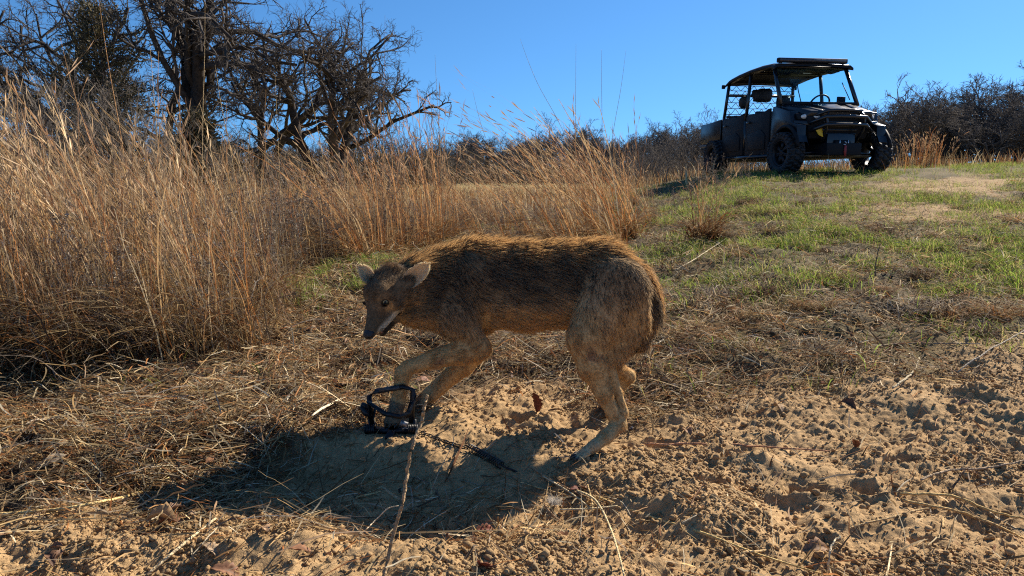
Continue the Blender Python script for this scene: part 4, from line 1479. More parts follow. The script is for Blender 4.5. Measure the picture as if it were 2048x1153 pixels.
for px, Y, s_ in ((930, 7.0, .55), (980, 6.6, .6), (1040, 6.8, .55), (1310, 7.5, .45), (1350, 8.5, .5), (1390, 8.8, .5), (1450, 10.2, .5), (1490, 10.8, .45), (1000, 7.8, .7), (1120, 7.4, .6), (1300, 9.5, .6), (905, 8.2, .9), (950, 8.6, .8), (1015, 8.8, .9), (1075, 8.4, .8), (1130, 9.2, .9), (1185, 9.0, .8), (1240, 8.6, .7), (1275, 8.2, .6), (860, 9.0, 1.0), (1425, 9.6, .75), (1405, 10.2, .8), (1445, 9.9, .6), (1475, 10.0, .5), (1380, 9.4, .6)):
    x = at(px, 450, Y).x
    t = thing("dried_weed", "low grey dried weed in the hollow between the bent clumps and the vehicle", "weed", (x, Y, float(H(x, Y)[0])), rs.uniform(0, 6), "low dried weeds in the hollow")
    t.scale = (s_, s_, s_ * .9)
    a, b = weeds[rs.randrange(5)]
    link("stems", a, t); link("leaves", b, t)

def scatter(rg, n, fn, x0, x1, y0, y1, power=1.0):
    """points with density fn(x, y) in [0, 1], denser towards y0"""
    X, Y = [], []
    got = 0
    while got < n:
        m = n * 2
        y = y0 * (y1 / y0) ** rg.random(m)
        x = rg.uniform(-1, 1, m) * (y * .80 + .25)
        ok = (x > x0) & (x < x1) & (rg.random(m) < fn(x, y))
        X.append(x[ok]); Y.append(y[ok]); got += ok.sum()
    return np.concatenate(X)[:n], np.concatenate(Y)[:n]

def build_ground_cover():
    rg = np.random.default_rng(13)
    stand_edge = lambda y: np.interp(y, [2.3, 2.5, 2.85, 3.5, 4.4, 5.5, 7, 9.5, 14], [-1.85, -1.5, -1.15, -1.2, -1.6, -1.3, -.7, -.2, .5])
    # short green grass
    def gden(x, y):
        b = np.clip(bank(x, y) + 1.0 * np.exp(-((x + .95) / .6) ** 2 - ((y - 4.4) / .7) ** 2) + .3 * np.exp(-((x + .3) / 1.2) ** 2 - ((y - 5.6) / 1.0) ** 2) + .06, 0, 1)
        n = sstep(.44, .57, fbm(x * 1.5, y * 1.3, 4, 201, .6))
        n2 = sstep(.42, .55, fbm(x * 6, y * 6, 3, 205))
        lane = 1 - .75 * np.exp(-((y - 3.1 - .1 * x) / .55) ** 2) * sstep(2.6, 1.5, x)
        return b * (.07 + .93 * n) * (.06 + .94 * n2 ** 2) * (1 - .97 * sandmask(x, y)) * lane * (.10 + .90 * sstep(3.2, 5.4, y + .1 * x)) * (x > stand_edge(y) - .2)
    x, y = scatter(rg, 95000, gden, -30, 40, 2.3, 14.5)
    b = np.stack([x, y, H(x, y) - .004], 1)
    L = rg.uniform(.02, .06, len(x)) * (.8 + .5 * fbm(x * 2, y * 2, 2, 203)) * (1 + .03 * y)
    pal = np.array([[.19, .28, .035], [.24, .34, .05], [.13, .20, .025], [.30, .34, .07], [.36, .31, .11], [.40, .31, .14]])
    m = MB()
    blades(m, rg, b, L, pal, .0012, up=1.7, droop=.6, k=4, bias=np.array([-.15, 0, 0]))
    # wider with distance so that far turf still covers
    tag(m.build("green_grass", M_GREEN), "short green winter grass over the slope", "grass", kind="stuff")
    # dry straw and matted dead grass lying on the ground
    def lden(x, y):
        s = sandmask(x, y)
        mat = .25 + .75 * sstep(.38, .6, fbm(x * 1.4 + 3, y * 1.4, 3, 211))
        side = 1 - bank(x, y) * .15
        return (1 - s) * mat * side + s * (.022 + .14 * np.exp(-((x + .35) / .5) ** 4 - ((y - 1.6) / .22) ** 4)) + .9 * np.exp(-((x - .75) / .6) ** 2 - ((y - 3.2) / .45) ** 2)
    x, y = scatter(rg, 135000, lden, -30, 40, 1.15, 11)
    n = len(x)
    a = rg.normal(0, .9, n) + .5 + 1.6 * (fbm(x * 2.5, y * 2.5, 2, 217) - .5) * 2
    L = rg.uniform(.02, .11, n) * np.where(rg.random(n) < .07, 2.6, 1)
    t = np.linspace(-.5, .5, 5)
    curv = rg.normal(0, .22, n)
    dx = L[:, None] * t[None]
    dy = curv[:, None] * L[:, None] * (t[None] ** 2 - .1)
    px = x[:, None] + dx * np.cos(a)[:, None] - dy * np.sin(a)[:, None]
    py = y[:, None] + dx * np.sin(a)[:, None] + dy * np.cos(a)[:, None]
    pile = rg.exponential(.022, n) * (.3 + 1.4 * sstep(.4, .65, fbm(x * 5, y * 5, 3, 215))) * (1 - .6 * sandmask(x, y))
    tilt = rg.normal(0, .30, n) * L
    z = H(px.reshape(-1), py.reshape(-1)).reshape(px.shape) * .4 + (H(x, y)[:, None]) * .6 + pile[:, None] + .003 + tilt[:, None] * t[None] + np.abs(rg.normal(0, .05, n))[:, None] * L[:, None] * (.25 - t[None] ** 2) * 2
    P = np.stack([px, py, z], 2)
    pal = np.concatenate([TAN * .95, RUSSET * .8, np.array([[.30, .24, .17], [.17, .115, .07], [.66, .56, .38]])])
    col = pal[rg.integers(0, len(pal), n)] * np.clip(rg.lognormal(-.45, .55, (n, 1)), .15, 1.5)
    sd = np.stack([-np.sin(a), np.cos(a), rg.normal(0, .5, n)], 1)
    m = MB()
    m.ribbons(P, (.0006 + .0012 * rg.random((n, 1)) ** 2 + .00010 * y[:, None]) * np.array([.7, 1, 1, .9, .3])[None], sd[:, None], col)
    tag(m.build("straw_litter", M_DRY), "dry straw and dead grass matted over the ground", "straw", kind="stuff")
    # crumpled dead-leaf crumbs and dark debris
    x, y = scatter(rg, 14000, lambda x, y: np.clip(lden(x, y) * (1 - .9 * sandmask(x, y)), 0, 1), -30, 40, 1.2, 9)
    n = len(x)
    d = rg.normal(0, 1, (n, 3)); d[:, 2] *= .45; d /= np.linalg.norm(d, axis=1, keepdims=True)
    sd = np.cross(d, np.array([0, 0, 1.0]) + rg.normal(0, .5, (n, 3))); sd /= np.linalg.norm(sd, axis=1, keepdims=True)
    L = rg.uniform(.006, .026, n)
    P = np.stack([x, y, H(x, y) + .006 + rg.exponential(.006, n)], 1)[:, None] + d[:, None] * (L[:, None] * np.array([-.5, -.15, .2, .5])[None])[..., None]
    P[:, 1:3, 2] += (L * rg.uniform(-.2, .35, n))[:, None]
    pal = np.array([[.17, .075, .035], [.26, .13, .065], [.09, .05, .032], [.36, .24, .14], [.05, .035, .027]])
    m = MB()
    m.ribbons(P, L[:, None] * np.array([.06, .32, .28, .05])[None], sd[:, None], pal[rg.integers(0, 5, n)] * rg.uniform(.6, 1.3, (n, 1)))
    tag(m.build("leaf_litter", M_LEAF), "brown crumbs of dead leaves strewn over the ground", "leaf litter", kind="stuff")
    # thatch: low dead undergrowth of the stand
    def tden(x, y):
        return sstep(.25, -.15, x - stand_edge(y)) * (y > 2.3) * (.12 + .88 * sstep(.40, .60, fbm(x * 2.2, y * 2.2, 3, 221)))
    x, y = scatter(rg, 26000, tden, -30, 2, 2.3, 9.5)
    b = np.stack([x, y, H(x, y) + rg.random(len(x)) * .10], 1)
    pal = np.concatenate([TAN * .55, RUSSET * .5, np.array([[.20, .165, .13], [.10, .07, .05], [.22, .16, .11], [.07, .05, .038], [.13, .075, .045]])])  # darkened tones paint in the shaded gaps between the stalks
    m = MB()
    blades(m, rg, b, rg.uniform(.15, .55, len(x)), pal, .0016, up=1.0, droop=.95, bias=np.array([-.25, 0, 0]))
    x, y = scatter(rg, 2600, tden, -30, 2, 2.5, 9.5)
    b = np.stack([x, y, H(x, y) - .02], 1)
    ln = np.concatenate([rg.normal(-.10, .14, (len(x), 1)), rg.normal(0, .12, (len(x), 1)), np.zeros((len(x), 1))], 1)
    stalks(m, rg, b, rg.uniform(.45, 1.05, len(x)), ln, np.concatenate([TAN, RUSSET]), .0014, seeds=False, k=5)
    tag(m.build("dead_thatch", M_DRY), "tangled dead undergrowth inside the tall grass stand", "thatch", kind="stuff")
    # far field of standing tan grass
    y = 11.5 * (46 / 11.5) ** rg.random(52000)
    x = rg.uniform(-1, 1, len(y)) * (y * .82)
    keep = rg.random(len(y)) < np.clip(1 - bank(x, y) * sstep(18, 15, y) * .93, 0, 1) * (.25 + .75 * fbm(x * .5, y * .5, 2, 231))
    x, y = x[keep], y[keep]
    b = np.stack([x, y, H0(x, y) - .02], 1)
    h = rg.uniform(.15, .42, len(x)) * (.6 + .8 * fbm(x * .3, y * .3, 3, 233))
    ln = rg.normal(-.05, .2, (len(x), 3)); ln[:, 2] = 0
    m = MB()
    stalks(m, rg, b, h, ln, np.concatenate([TAN * .9, RUSSET[:3] * .8]), .005, seeds=False, k=4)
    tag(m.build("field_grass", M_DRY), "tan standing grass of the far field", "grass", kind="stuff")
    # crumbly sand clods
    x, y = scatter(rg, 34000, lambda x, y: near_sand(x, y) * (.15 + .85 * sstep(.42, .6, fbm(x * 4, y * 4, 3, 241))) * (1 - .85 * np.exp(-((x + .3) / .42) ** 4 - ((y - 1.7) / .16) ** 4)), -3, 4, 1.1, 3.2)
    n = len(x)
    r = .0012 + rg.exponential(.0016, n)
    r = np.minimum(r, .011)
    g = (1 + 5 ** .5) / 2
    ico = np.array([(-1, g, 0), (1, g, 0), (-1, -g, 0), (1, -g, 0), (0, -1, g), (0, 1, g), (0, -1, -g), (0, 1, -g), (g, 0, -1), (g, 0, 1), (-g, 0, -1), (-g, 0, 1)]) / 1.9
    icf = np.array([(0, 11, 5), (0, 5, 1), (0, 1, 7), (0, 7, 10), (0, 10, 11), (1, 5, 9), (5, 11, 4), (11, 10, 2), (10, 7, 6), (7, 1, 8), (3, 9, 4), (3, 4, 2), (3, 2, 6), (3, 6, 8), (3, 8, 9), (4, 9, 5), (2, 4, 11), (6, 2, 10), (8, 6, 7), (9, 8, 1)])
    V = np.stack([x, y, H(x, y) + r * .35], 1)[:, None] + ico[None] * r[:, None, None] * rg.uniform(.65, 1.3, (n, 12, 1)) * np.array([1, 1, .8])
    F = (np.arange(n)[:, None, None] * 12 + icf[None]).reshape(-1, 3)
    c = np.array([.385, .250, .122]) * rg.uniform(.75, 1.15, (n, 1))
    m = MB()
    m.add(V.reshape(-1, 3), F, np.repeat(c, 12, 0))
    tag(m.build("sand_crumbs", M_GROUND, smooth=True), "crumbly clods of dug up sand", "sand", kind="stuff")
build_ground_cover()

# ------------------------------------------------------------------ utility vehicle on the rise
def build_vehicle():
    M_PAINT = mat_plain("black_body_plastic", (.008, .009, .012), .30, noise=.2, nscale=5, spec=.5)
    M_MATTE = mat_plain("black_textured_plastic", (.007, .008, .010), .65, spec=.25, noise=.3, nscale=14)
    M_STEEL = mat_plain("black_powder_coated_steel", (.012, .013, .016), .24, spec=.6, noise=.2, nscale=12)
    M_TYRE = mat_plain("tyre_rubber", (.016, .016, .018), .72, noise=.45, nscale=18, bump=.3)
    M_RIM = mat_plain("dark_alloy", (.022, .022, .026), .45, metal=.6)
    M_LENS = mat_plain("headlight_lens", (.72, .68, .60), .12, noise=.4, nscale=25, coat=.5)
    M_RED = mat_plain("red_webbing", (.30, .03, .028), .6)
    M_YEL = mat_plain("yellow_tag", (.75, .47, .02), .45)
    M_CHROME = mat_plain("bright_metal", (.55, .55, .56), .3, metal=.9)
    M_SEAT = mat_plain("seat_vinyl", (.016, .016, .018), .6)
    M_SKID = mat_plain("sand_dusted_skid_plate", (.16, .13, .08), .7, noise=.4, nscale=9)
    M_ROPE = mat_plain("grey_cord", (.10, .10, .11), .7)
    gm, N, L, b = mat_new("windscreen_polycarbonate")
    N.remove(b)
    tr = N.new("ShaderNodeBsdfTransparent"); tr.inputs[0].default_value = (.80, .95, .99, 1)
    gl = N.new("ShaderNodeBsdfGlossy"); gl.inputs["Roughness"].default_value = .03
    fr = N.new("ShaderNodeValue"); fr.outputs[0].default_value = .02
    mx = N.new("ShaderNodeMixShader")
    L.new(fr.outputs[0], mx.inputs[0]); L.new(tr.outputs[0], mx.inputs[1]); L.new(gl.outputs[0], mx.inputs[2])
    L.new(mx.outputs[0], N["Material Output"].inputs["Surface"])

    th = math.radians(7)
    O = Vector((5.53, 12.3, .805))
    v = thing("utility_vehicle", "black side-by-side utility vehicle with roof light bar parked on the rise", "utility vehicle", O, th)
    def part(name, g, mat, parent=v, smooth=False, bevel=.012):
        o = g.build(name, mat, parent, smooth)
        if bevel:
            bv = o.modifiers.new("bevel", 'BEVEL')
            bv.width, bv.segments, bv.limit_method = bevel, 2, 'ANGLE'
        return o
    def one(name, fn, mat, parent=v, smooth=False, bevel=.012):
        g = MB(); fn(g)
        return part(name, g, mat, parent, smooth, bevel)

    # ---- wheels
    R, W = .355, .27
    tg, rgm = MB(), MB()
    prof = [(-W * .30, R * .60), (-W * .50, R * .68), (-W * .53, R * .82), (-W * .44, R * .93), (-W * .25, R * .955), (W * .25, R * .955), (W * .44, R * .93), (W * .53, R * .82), (W * .50, R * .68), (W * .30, R * .60)]
    tg.lathe_x(prof, 40)
    for i in range(22):
        for row, (x, wx, off) in enumerate(((-.095, .085, 0), (0, .075, .5), (.095, .085, 0))):
            a = 2 * math.pi * (i + off) / 22
            M = Matrix.Rotation(a, 3, 'X') @ Matrix.Rotation((.35, -.3, -.35)[row], 3, 'Z')
            c = Matrix.Rotation(a, 3, 'X') @ Vector((x, 0, R * (.965 if row == 1 else .945)))
            tg.box(c, (wx, .052, .034), M=M)
        for sx in (-1, 1):
            a = 2 * math.pi * (i + .5) / 22
            c = Matrix.Rotation(a, 3, 'X') @ Vector((sx * W * .49, 0, R * .88))
            tg.box(c, (.03, .045, .055), M=Matrix.Rotation(a, 3, 'X'))
    rgm.lathe_x([(-.115, R * .63), (-.115, R * .58), (-.06, R * .55), (.06, R * .55), (.115, R * .58), (.115, R * .63)], 32)
    spk = MB()
    spk.lathe_x([(-.075, .001), (-.095, .05), (-.07, .065), (-.03, .065), (-.03, .001)], 20, closed=False)
    for i in range(7):
        a = 2 * math.pi * i / 7
        for da in (-.10, .10):
            M = Matrix.Rotation(a + da, 3, 'X')
            spk.hexa([M @ Vector(q) for q in ((-.09, -.016, .05), (-.05, -.016, .05), (-.05, .016, .05), (-.09, .016, .05), (-.075, -.014, R * .58), (-.035, -.014, R * .58), (-.035, .014, R * .58), (-.075, .014, R * .58))])
    tm, rm, sm = tg.mesh("tyre", M_TYRE, False), rgm.mesh("rim", M_RIM, True), spk.mesh("spokes", M_RIM, False)
    for (x, y, st) in ((-.80, 0, .10), (.80, 0, .10), (-.80, 2.92, 0), (.80, 2.92, 0)):
        w = link("wheel", None, v)
        w.location = (x, y, R - .012)
        w.rotation_euler = (0, 0, st if x < 0 else math.pi + st)
        link("tyre", tm, w); link("rim", rm, w); link("spokes", sm, w)

    # ---- chassis, skid plate, suspension
    one("chassis", lambda g: (g.box((0, 1.5, .40), (.62, 3.9, .20)), g.box((0, .05, .52), (.44, .5, .36))), M_MATTE)
    one("skid_plate", lambda g: (g.hexa([(-.62, -.22, .27), (.62, -.22, .27), (.70, 3.2, .245), (-.70, 3.2, .245), (-.62, -.27, .305), (.62, -.27, .305), (.70, 3.2, .285), (-.70, 3.2, .285)])), M_SKID)
    for sx in (-1, 1):
        for yy in (0, 2.92):
            one("suspension_arm", lambda g: (g.tube([(sx * .25, yy - .15, .36), (sx * .68, yy, .33)], .022), g.tube([(sx * .25, yy + .15, .36), (sx * .68, yy, .33)], .022)), M_STEEL, bevel=0)
            one("shock_absorber", lambda g: g.tube([(sx * .36, yy, .85), (sx * .58, yy, .38)], .035), M_STEEL, bevel=0)

    # ---- front end
    hood = one("hood", lambda g: g.hexa([(-.60, -.27, .93), (.60, -.27, .93), (.72, .46, 1.08), (-.72, .46, 1.08), (-.56, -.30, 1.035), (.56, -.30, 1.035), (.70, .42, 1.215), (-.70, .42, 1.215)]), M_PAINT, bevel=.03)
    one("hood_scoop", lambda g: (g.hexa([(-.20, -.31, 1.02), (.20, -.31, 1.02), (.30, .34, 1.17), (-.30, .34, 1.17), (-.16, -.29, 1.065), (.16, -.29, 1.065), (.25, .34, 1.225), (-.25, .34, 1.225)])), M_PAINT, hood, bevel=.015)
    for sx in (-1, 1):
        one("hood_rib", lambda g: g.hexa([(sx * .36 - .06, -.28, 1.03), (sx * .36 + .06, -.28, 1.03), (sx * .50 + .08, .36, 1.18), (sx * .50 - .08, .36, 1.18), (sx * .36 - .03, -.27, 1.058), (sx * .36 + .03, -.27, 1.058), (sx * .50 + .05, .36, 1.222), (sx * .50 - .05, .36, 1.222)]), M_PAINT, hood, bevel=.01)
    # emblem: a small winged bright badge
    def badge(g):
        for a, bq in (((-.050, .006), (.0, .012)), ((.0, .012), (.055, .004)), ((-.02, -.006), (.04, -.010))):
            g.tube([(a[0], -.306 - .0 * a[1], 1.052 + a[1]), (bq[0], -.306, 1.052 + bq[1])], .008, 6)
    one("badge", badge, M_CHROME, hood, bevel=0)
    one("front_fascia", lambda g: (g.hexa([(-.52, -.22, .58), (.52, -.22, .58), (.52, .3, .58), (-.52, .3, .58), (-.60, -.285, .95), (.60, -.285, .95), (.62, .3, .95), (-.62, .3, .95)])), M_MATTE, bevel=.02)
    for k in range(4):
        one("grille_slat", lambda g: g.box((0, -.285 + .01 * (3 - k), .66 + .065 * k), (.62, .03, .022)), M_STEEL, bevel=.004)
    for sx in (-1, 1):
        hl = one("headlight", lambda g: g.hexa([(sx * .70, -.16, .90), (sx * .34, -.31, .90), (sx * .34, -.24, .90), (sx * .70, -.10, .90), (sx * .72, -.13, 1.005), (sx * .36, -.285, .995), (sx * .36, -.22, .995), (sx * .72, -.07, 1.005)]) if sx > 0 else
                 g.hexa([(-.34, -.31, .90), (-.70, -.16, .90), (-.70, -.10, .90), (-.34, -.24, .90), (-.36, -.285, .995), (-.72, -.13, 1.005), (-.72, -.07, 1.005), (-.36, -.22, .995)]), M_MATTE, bevel=.006)
        for q in range(2):
            cx, cy = sx * (.60 - .155 * q), -.205 - .062 * q
            def lens(g, cx=cx, cy=cy):
                n_ = 14
                out = Vector((sx * .38, -.92, .1)).normalized()
                u_ = out.cross(Vector((0, 0, 1))).normalized()
                w_ = u_.cross(out)
                ring = []
                for rr, dp in ((1, 0), (.85, .016), (.45, .026)):
                    for i in range(n_):
                        a = 6.283 * i / n_
                        ring.append(Vector((cx, cy, .948)) + u_ * .068 * rr * math.cos(a) + w_ * .040 * rr * math.sin(a) + out * dp)
                ring.append(Vector((cx, cy, .948)) + out * .028)
                F = []
                for j in range(2):
                    for i in range(n_):
                        F.append([j * n_ + i, j * n_ + (i + 1) % n_, (j + 1) * n_ + (i + 1) % n_, (j + 1) * n_ + i])
                g.add([list(r_) for r_ in ring], [np.array(F), np.array([[2 * n_ + i, 2 * n_ + (i + 1) % n_, 3 * n_] for i in range(n_)])])
            one("lens", lens, M_LENS, hl, True, 0)
        # fenders with wheel arches
        arch = [(.0 + .445 * math.cos(a), .345 + .445 * math.sin(a)) for a in np.linspace(math.radians(8), math.radians(158), 12)]
        poly = [(-.34, .60), (-.34, .80), (-.12, .86), (-.06, 1.04), (.10, 1.08), (.46, 1.17), (.60, 1.08), (.60, .32), (.47, .32)] + arch
        one("fender", lambda g: g.prism(poly, sx * .64, sx * .80) if sx > 0 else g.prism(poly, -.80, -.64), M_PAINT, bevel=.015)
        one("fender_flare", lambda g: g.tube([(sx * .83, .0 + .455 * math.cos(a), .345 + .455 * math.sin(a)) for a in np.linspace(math.radians(-2), math.radians(168), 14)], .034, 6), M_MATTE, bevel=0)
    # bull bar: three rails swept back at the ends
    for z, wd, yb in ((1.035, .30, -.40), (.93, .36, -.46), (.80, .36, -.47)):
        one("bull_bar_rail", lambda g: g.tube([(-wd - .20, yb + .17, z - .10), (-wd, yb + .02, z), (-.12, yb, z + .005), (.12, yb, z + .005), (wd, yb + .02, z), (wd + .20, yb + .17, z - .10)], .030, 8), M_STEEL, smooth=True, bevel=0)
    for sx in (-1, 1):
        one("bull_bar_upright", lambda g: g.tube([(sx * .30, -.24, .50), (sx * .33, -.42, .72), (sx * .34, -.44, .92), (sx * .29, -.38, 1.03)], .026, 8), M_STEEL, smooth=True, bevel=0)
        one("bumper_corner", lambda g: g.hexa([(sx * .52, -.28, .80), (sx * .76, -.16, .80), (sx * .74, -.06, .80), (sx * .50, -.18, .80), (sx * .52, -.27, .875), (sx * .77, -.15, .89), (sx * .75, -.05, .89), (sx * .50, -.17, .875)] if sx > 0 else
                   [(-.76, -.16, .80), (-.52, -.28, .80), (-.50, -.18, .80), (-.74, -.06, .80), (-.77, -.15, .89), (-.52, -.27, .875), (-.50, -.17, .875), (-.75, -.05, .89)]), M_PAINT, bevel=.012)
    one("winch_mount", lambda g: g.box((0, -.28, .52), (.50, .12, .28)), M_STEEL, bevel=.01)
    wn_ = one("winch", lambda g: g.tube([(-.13, -.36, .50), (.13, -.36, .50)], .055, 12), M_MATTE, bevel=0)
    for sx in (-1, 1):
        one("fairlead_post", lambda g: g.tube([(sx * .075, -.43, .455), (sx * .075, -.43, .555)], .011, 6), M_CHROME, wn_, bevel=0)
    one("winch_hook", lambda g: g.tube([(0.0, -.45, .53), (.02, -.46, .50), (.0, -.465, .465), (-.025, -.46, .48)], .012, 6), M_CHROME, wn_, True, 0)
    one("hook_strap", lambda g: g.hexa([(-.012, -.47, .28), (.03, -.47, .28), (.03, -.46, .28), (-.012, -.46, .28), (-.015, -.475, .46), (.027, -.475, .46), (.027, -.465, .46), (-.015, -.465, .46)]), M_RED, wn_, bevel=0)
    one("tow_tag", lambda g: g.hexa([(-.43, -.37, .635), (-.345, -.37, .60), (-.345, -.36, .60), (-.43, -.36, .635), (-.49, -.37, .725), (-.375, -.37, .745), (-.375, -.36, .745), (-.49, -.36, .725)]), M_YEL, bevel=.004)

    # ---- cab
    A0, A1 = (.725, .40, 1.20), (.69, .80, 1.905)
    def bar(p, q, r=.03):
        one("cage_bar", lambda g: g.tube([p, q], r, 8), M_STEEL, smooth=True, bevel=0)
    for sx in (-1, 1):
        bar((sx * A0[0], A0[1], A0[2]), (sx * A1[0], A1[1], A1[2]), .036)
        bar((sx * .77, 1.62, .35), (sx * .80, 1.60, 1.0), .038)
        bar((sx * .80, 1.60, 1.0), (sx * .71, 1.66, 1.90), .034)
        bar((sx * .74, 2.66, .50), (sx * .75, 2.72, 1.15), .034)
        bar((sx * .75, 2.72, 1.15), (sx * .70, 2.66, 1.84), .034)
        bar((sx * A1[0], A1[1], A1[2]), (sx * .71, 1.66, 1.91), .032)
        bar((sx * .71, 1.66, 1.91), (sx * .70, 2.66, 1.85), .032)
        one("mirror_bracket", lambda g: g.box((sx * .79, 2.74, 1.78), (.07, .05, .08)), M_MATTE)
    for y, z in ((.80, 1.905), (1.66, 1.91), (2.66, 1.85), (.42, 1.20), (2.72, 1.17)):
        bar((-.70, y, z), (.70, y, z), .026)
    # roof: gently crowned shell, drooping at the rear
    def roof(g):
        ys = [.66, .80, 1.2, 1.7, 2.2, 2.55, 2.74]
        zt = [1.945, 1.975, 1.995, 1.99, 1.965, 1.93, 1.86]
        xs = [-.76, -.70, -.4, 0, .4, .70, .76]
        dz = [-.055, -.012, .0, .012, .0, -.012, -.055]
        V = [(x, y, z + d) for y, z in zip(ys, zt) for x, d in zip(xs, dz)] + [(x, y, z + d - .045) for y, z in zip(ys, zt) for x, d in zip(xs, dz)]
        n, m = len(ys), len(xs)
        F = []
        for s in (0, 1):
            for i in range(n - 1):
                for j in range(m - 1):
                    q = [s * n * m + i * m + j, s * n * m + i * m + j + 1, s * n * m + (i + 1) * m + j + 1, s * n * m + (i + 1) * m + j]
                    F.append(q if s == 0 else q[::-1])
        for i in range(n - 1):
            for j in (0, m - 1):
                a, b_ = i * m + j, (i + 1) * m + j
                F.append([a, b_, b_ + n * m, a + n * m])
        for j in range(m - 1):
            for i in (0, n - 1):
                a, b_ = i * m + j, i * m + j + 1
                F.append([a, b_, b_ + n * m, a + n * m])
        g.add(V, np.array(F))
    rf = one("roof", roof, M_MATTE, smooth=False, bevel=0)
    # sagging headliner edge seen through the top of the windscreen
    def liner(g):
        n = 26
        V, F = [], []
        for i in range(n):
            x = -.64 + 1.28 * i / (n - 1)
            low = 1.845 + .022 * math.sin(x * 9) + .016 * math.sin(x * 21 + 1) - .07 * sstep(.1, -.64, x)
            V += [(x, .88, 1.93), (x, .90, float(low)), (x, .94, float(low)), (x, .94, 1.93)]
        for i in range(n - 1):
            for a, b_ in ((0, 1), (1, 2), (2, 3), (3, 0)):
                F.append([i * 4 + a, i * 4 + b_, i * 4 + 4 + b_, i * 4 + 4 + a])
        g.add(V, np.array(F))
    one("headliner", liner, M_SEAT, rf, bevel=0)
    lb = one("light_bar", lambda g: g.box((0, .74, 2.012), (1.34, .075, .085)), M_MATTE, bevel=.015)
    one("light_bar_face", lambda g: g.box((0, .70, 2.012), (1.27, .012, .055)), mat_plain("smoked_lamp_cover", (.05, .05, .055), .2, noise=.5, nscale=30), lb, bevel=0)
    for sx in (-1, 1):
        one("bar_bracket", lambda g: g.box((sx * .60, .76, 1.97), (.05, .05, .03)), M_STEEL, lb, bevel=.004)
    one("roof_trim", lambda g: g.hexa([(-.68, .665, 1.925), (.68, .665, 1.925), (.68, .70, 1.925), (-.68, .70, 1.925), (-.66, .685, 1.952), (.66, .685, 1.952), (.66, .70, 1.952), (-.66, .70, 1.952)]), mat_plain("grey_trim", (.22, .22, .23), .4), rf, bevel=0)
    # windscreen
    one("windscreen", lambda g: g.hexa([(-.70, .405, 1.225), (.70, .405, 1.225), (.70, .411, 1.225), (-.70, .411, 1.225), (-.665, .795, 1.895), (.665, .795, 1.895), (.665, .801, 1.895), (-.665, .801, 1.895)]), gm, bevel=0)
    one("windscreen_seal", lambda g: g.box((0, .405, 1.232), (1.42, .04, .05)), M_MATTE, bevel=.008)
    one("wiper", lambda g: g.tube([(-.36, .385, 1.24), (-.365, .50, 1.46), (-.355, .56, 1.56)], .009, 5), M_MATTE, bevel=0)
    one("wiper", lambda g: g.tube([(.58, .42, 1.30), (.52, .60, 1.62)], .008, 5), M_MATTE, bevel=0)
    one("dashboard", lambda g: (g.hexa([(-.66, .50, 1.02), (.66, .50, 1.02), (.66, .86, 1.02), (-.66, .86, 1.02), (-.66, .46, 1.22), (.66, .46, 1.22), (.66, .82, 1.20), (-.66, .82, 1.20)])), M_MATTE, bevel=.02)
    one("instrument_pod", lambda g: g.hexa([(.0, .55, 1.20), (.34, .55, 1.20), (.34, .80, 1.20), (.0, .80, 1.20), (.06, .62, 1.285), (.28, .62, 1.285), (.28, .78, 1.275), (.06, .78, 1.275)]), M_MATTE, bevel=.02)
    one("phone_holder", lambda g: g.box((.50, .56, 1.30), (.16, .04, .14)), M_MATTE, bevel=.015)
    sw = MB()
    c0 = Vector((.30, .92, 1.27))
    Mx = Matrix.Rotation(math.radians(-58), 3, 'X')
    ring = [c0 + Mx @ Vector((.185 * math.cos(a), .185 * math.sin(a), 0)) for a in np.linspace(0, 6.2832, 25)]
    sw.tube(ring, .017, 6)
    for a in (0.4, 2.74, 4.71):
        sw.tube([c0, c0 + Mx @ Vector((.18 * math.cos(a), .18 * math.sin(a), 0))], .012, 5)
    sw.tube([c0, c0 + Mx @ Vector((0, 0, -.30))], .022, 6)
    part("steering_wheel", sw, M_SEAT, smooth=True, bevel=0)
    # seats
    for y in (1.15, 2.15):
        one("seat_base", lambda g: g.box((0, y + .12, .70), (1.30, .46, .18)), M_SEAT, bevel=.03)
        for x in (-.44, 0, .44):
            one("seat_back", lambda g: g.hexa([(x - .20, y + .33, .78), (x + .20, y + .33, .78), (x + .20, y + .42, .78), (x - .20, y + .42, .78), (x - .18, y + .40, 1.19), (x + .18, y + .40, 1.19), (x + .18, y + .48, 1.19), (x - .18, y + .48, 1.19)]), M_SEAT, bevel=.03)
    one("floor_pan", lambda g: g.box((0, 1.6, .46), (1.44, 2.2, .06)), M_MATTE)
    one("firewall", lambda g: g.box((0, .50, .75), (1.40, .05, .62)), M_MATTE)
    one("rear_bulkhead", lambda g: g.box((0, 2.70, .80), (1.44, .05, .68)), M_MATTE)
    # doors
    for sx in (-1, 1):
        for y0, y1 in ((.62, 1.56), (1.66, 2.62)):
            d = one("door", lambda g: g.prism([(y0, .34), (y1, .34), (y1, 1.06), (y1 - .10, 1.12), (y0 + .35, 1.10), (y0, 1.16)], sx * .775 if sx > 0 else -.815, sx * .815 if sx > 0 else -.775), M_MATTE, bevel=.012)
            one("door_panel", lambda g: g.prism([(y0 + .12, .44), (y1 - .12, .44), (y1 - .12, .74), (y0 + .30, .80), (y0 + .12, .70)], sx * .815 if sx > 0 else -.832, sx * .832 if sx > 0 else -.815), M_MATTE, d, bevel=.006)
            one("door_handle", lambda g: g.box((sx * .835, y1 - .14, .96), (.03, .12, .035)), M_STEEL, d, bevel=.006)
        one("rocker_guard", lambda g: g.tube([(sx * .84, .55, .31), (sx * .86, 1.6, .30), (sx * .84, 2.5, .31)], .035, 8), M_STEEL, smooth=True, bevel=0)
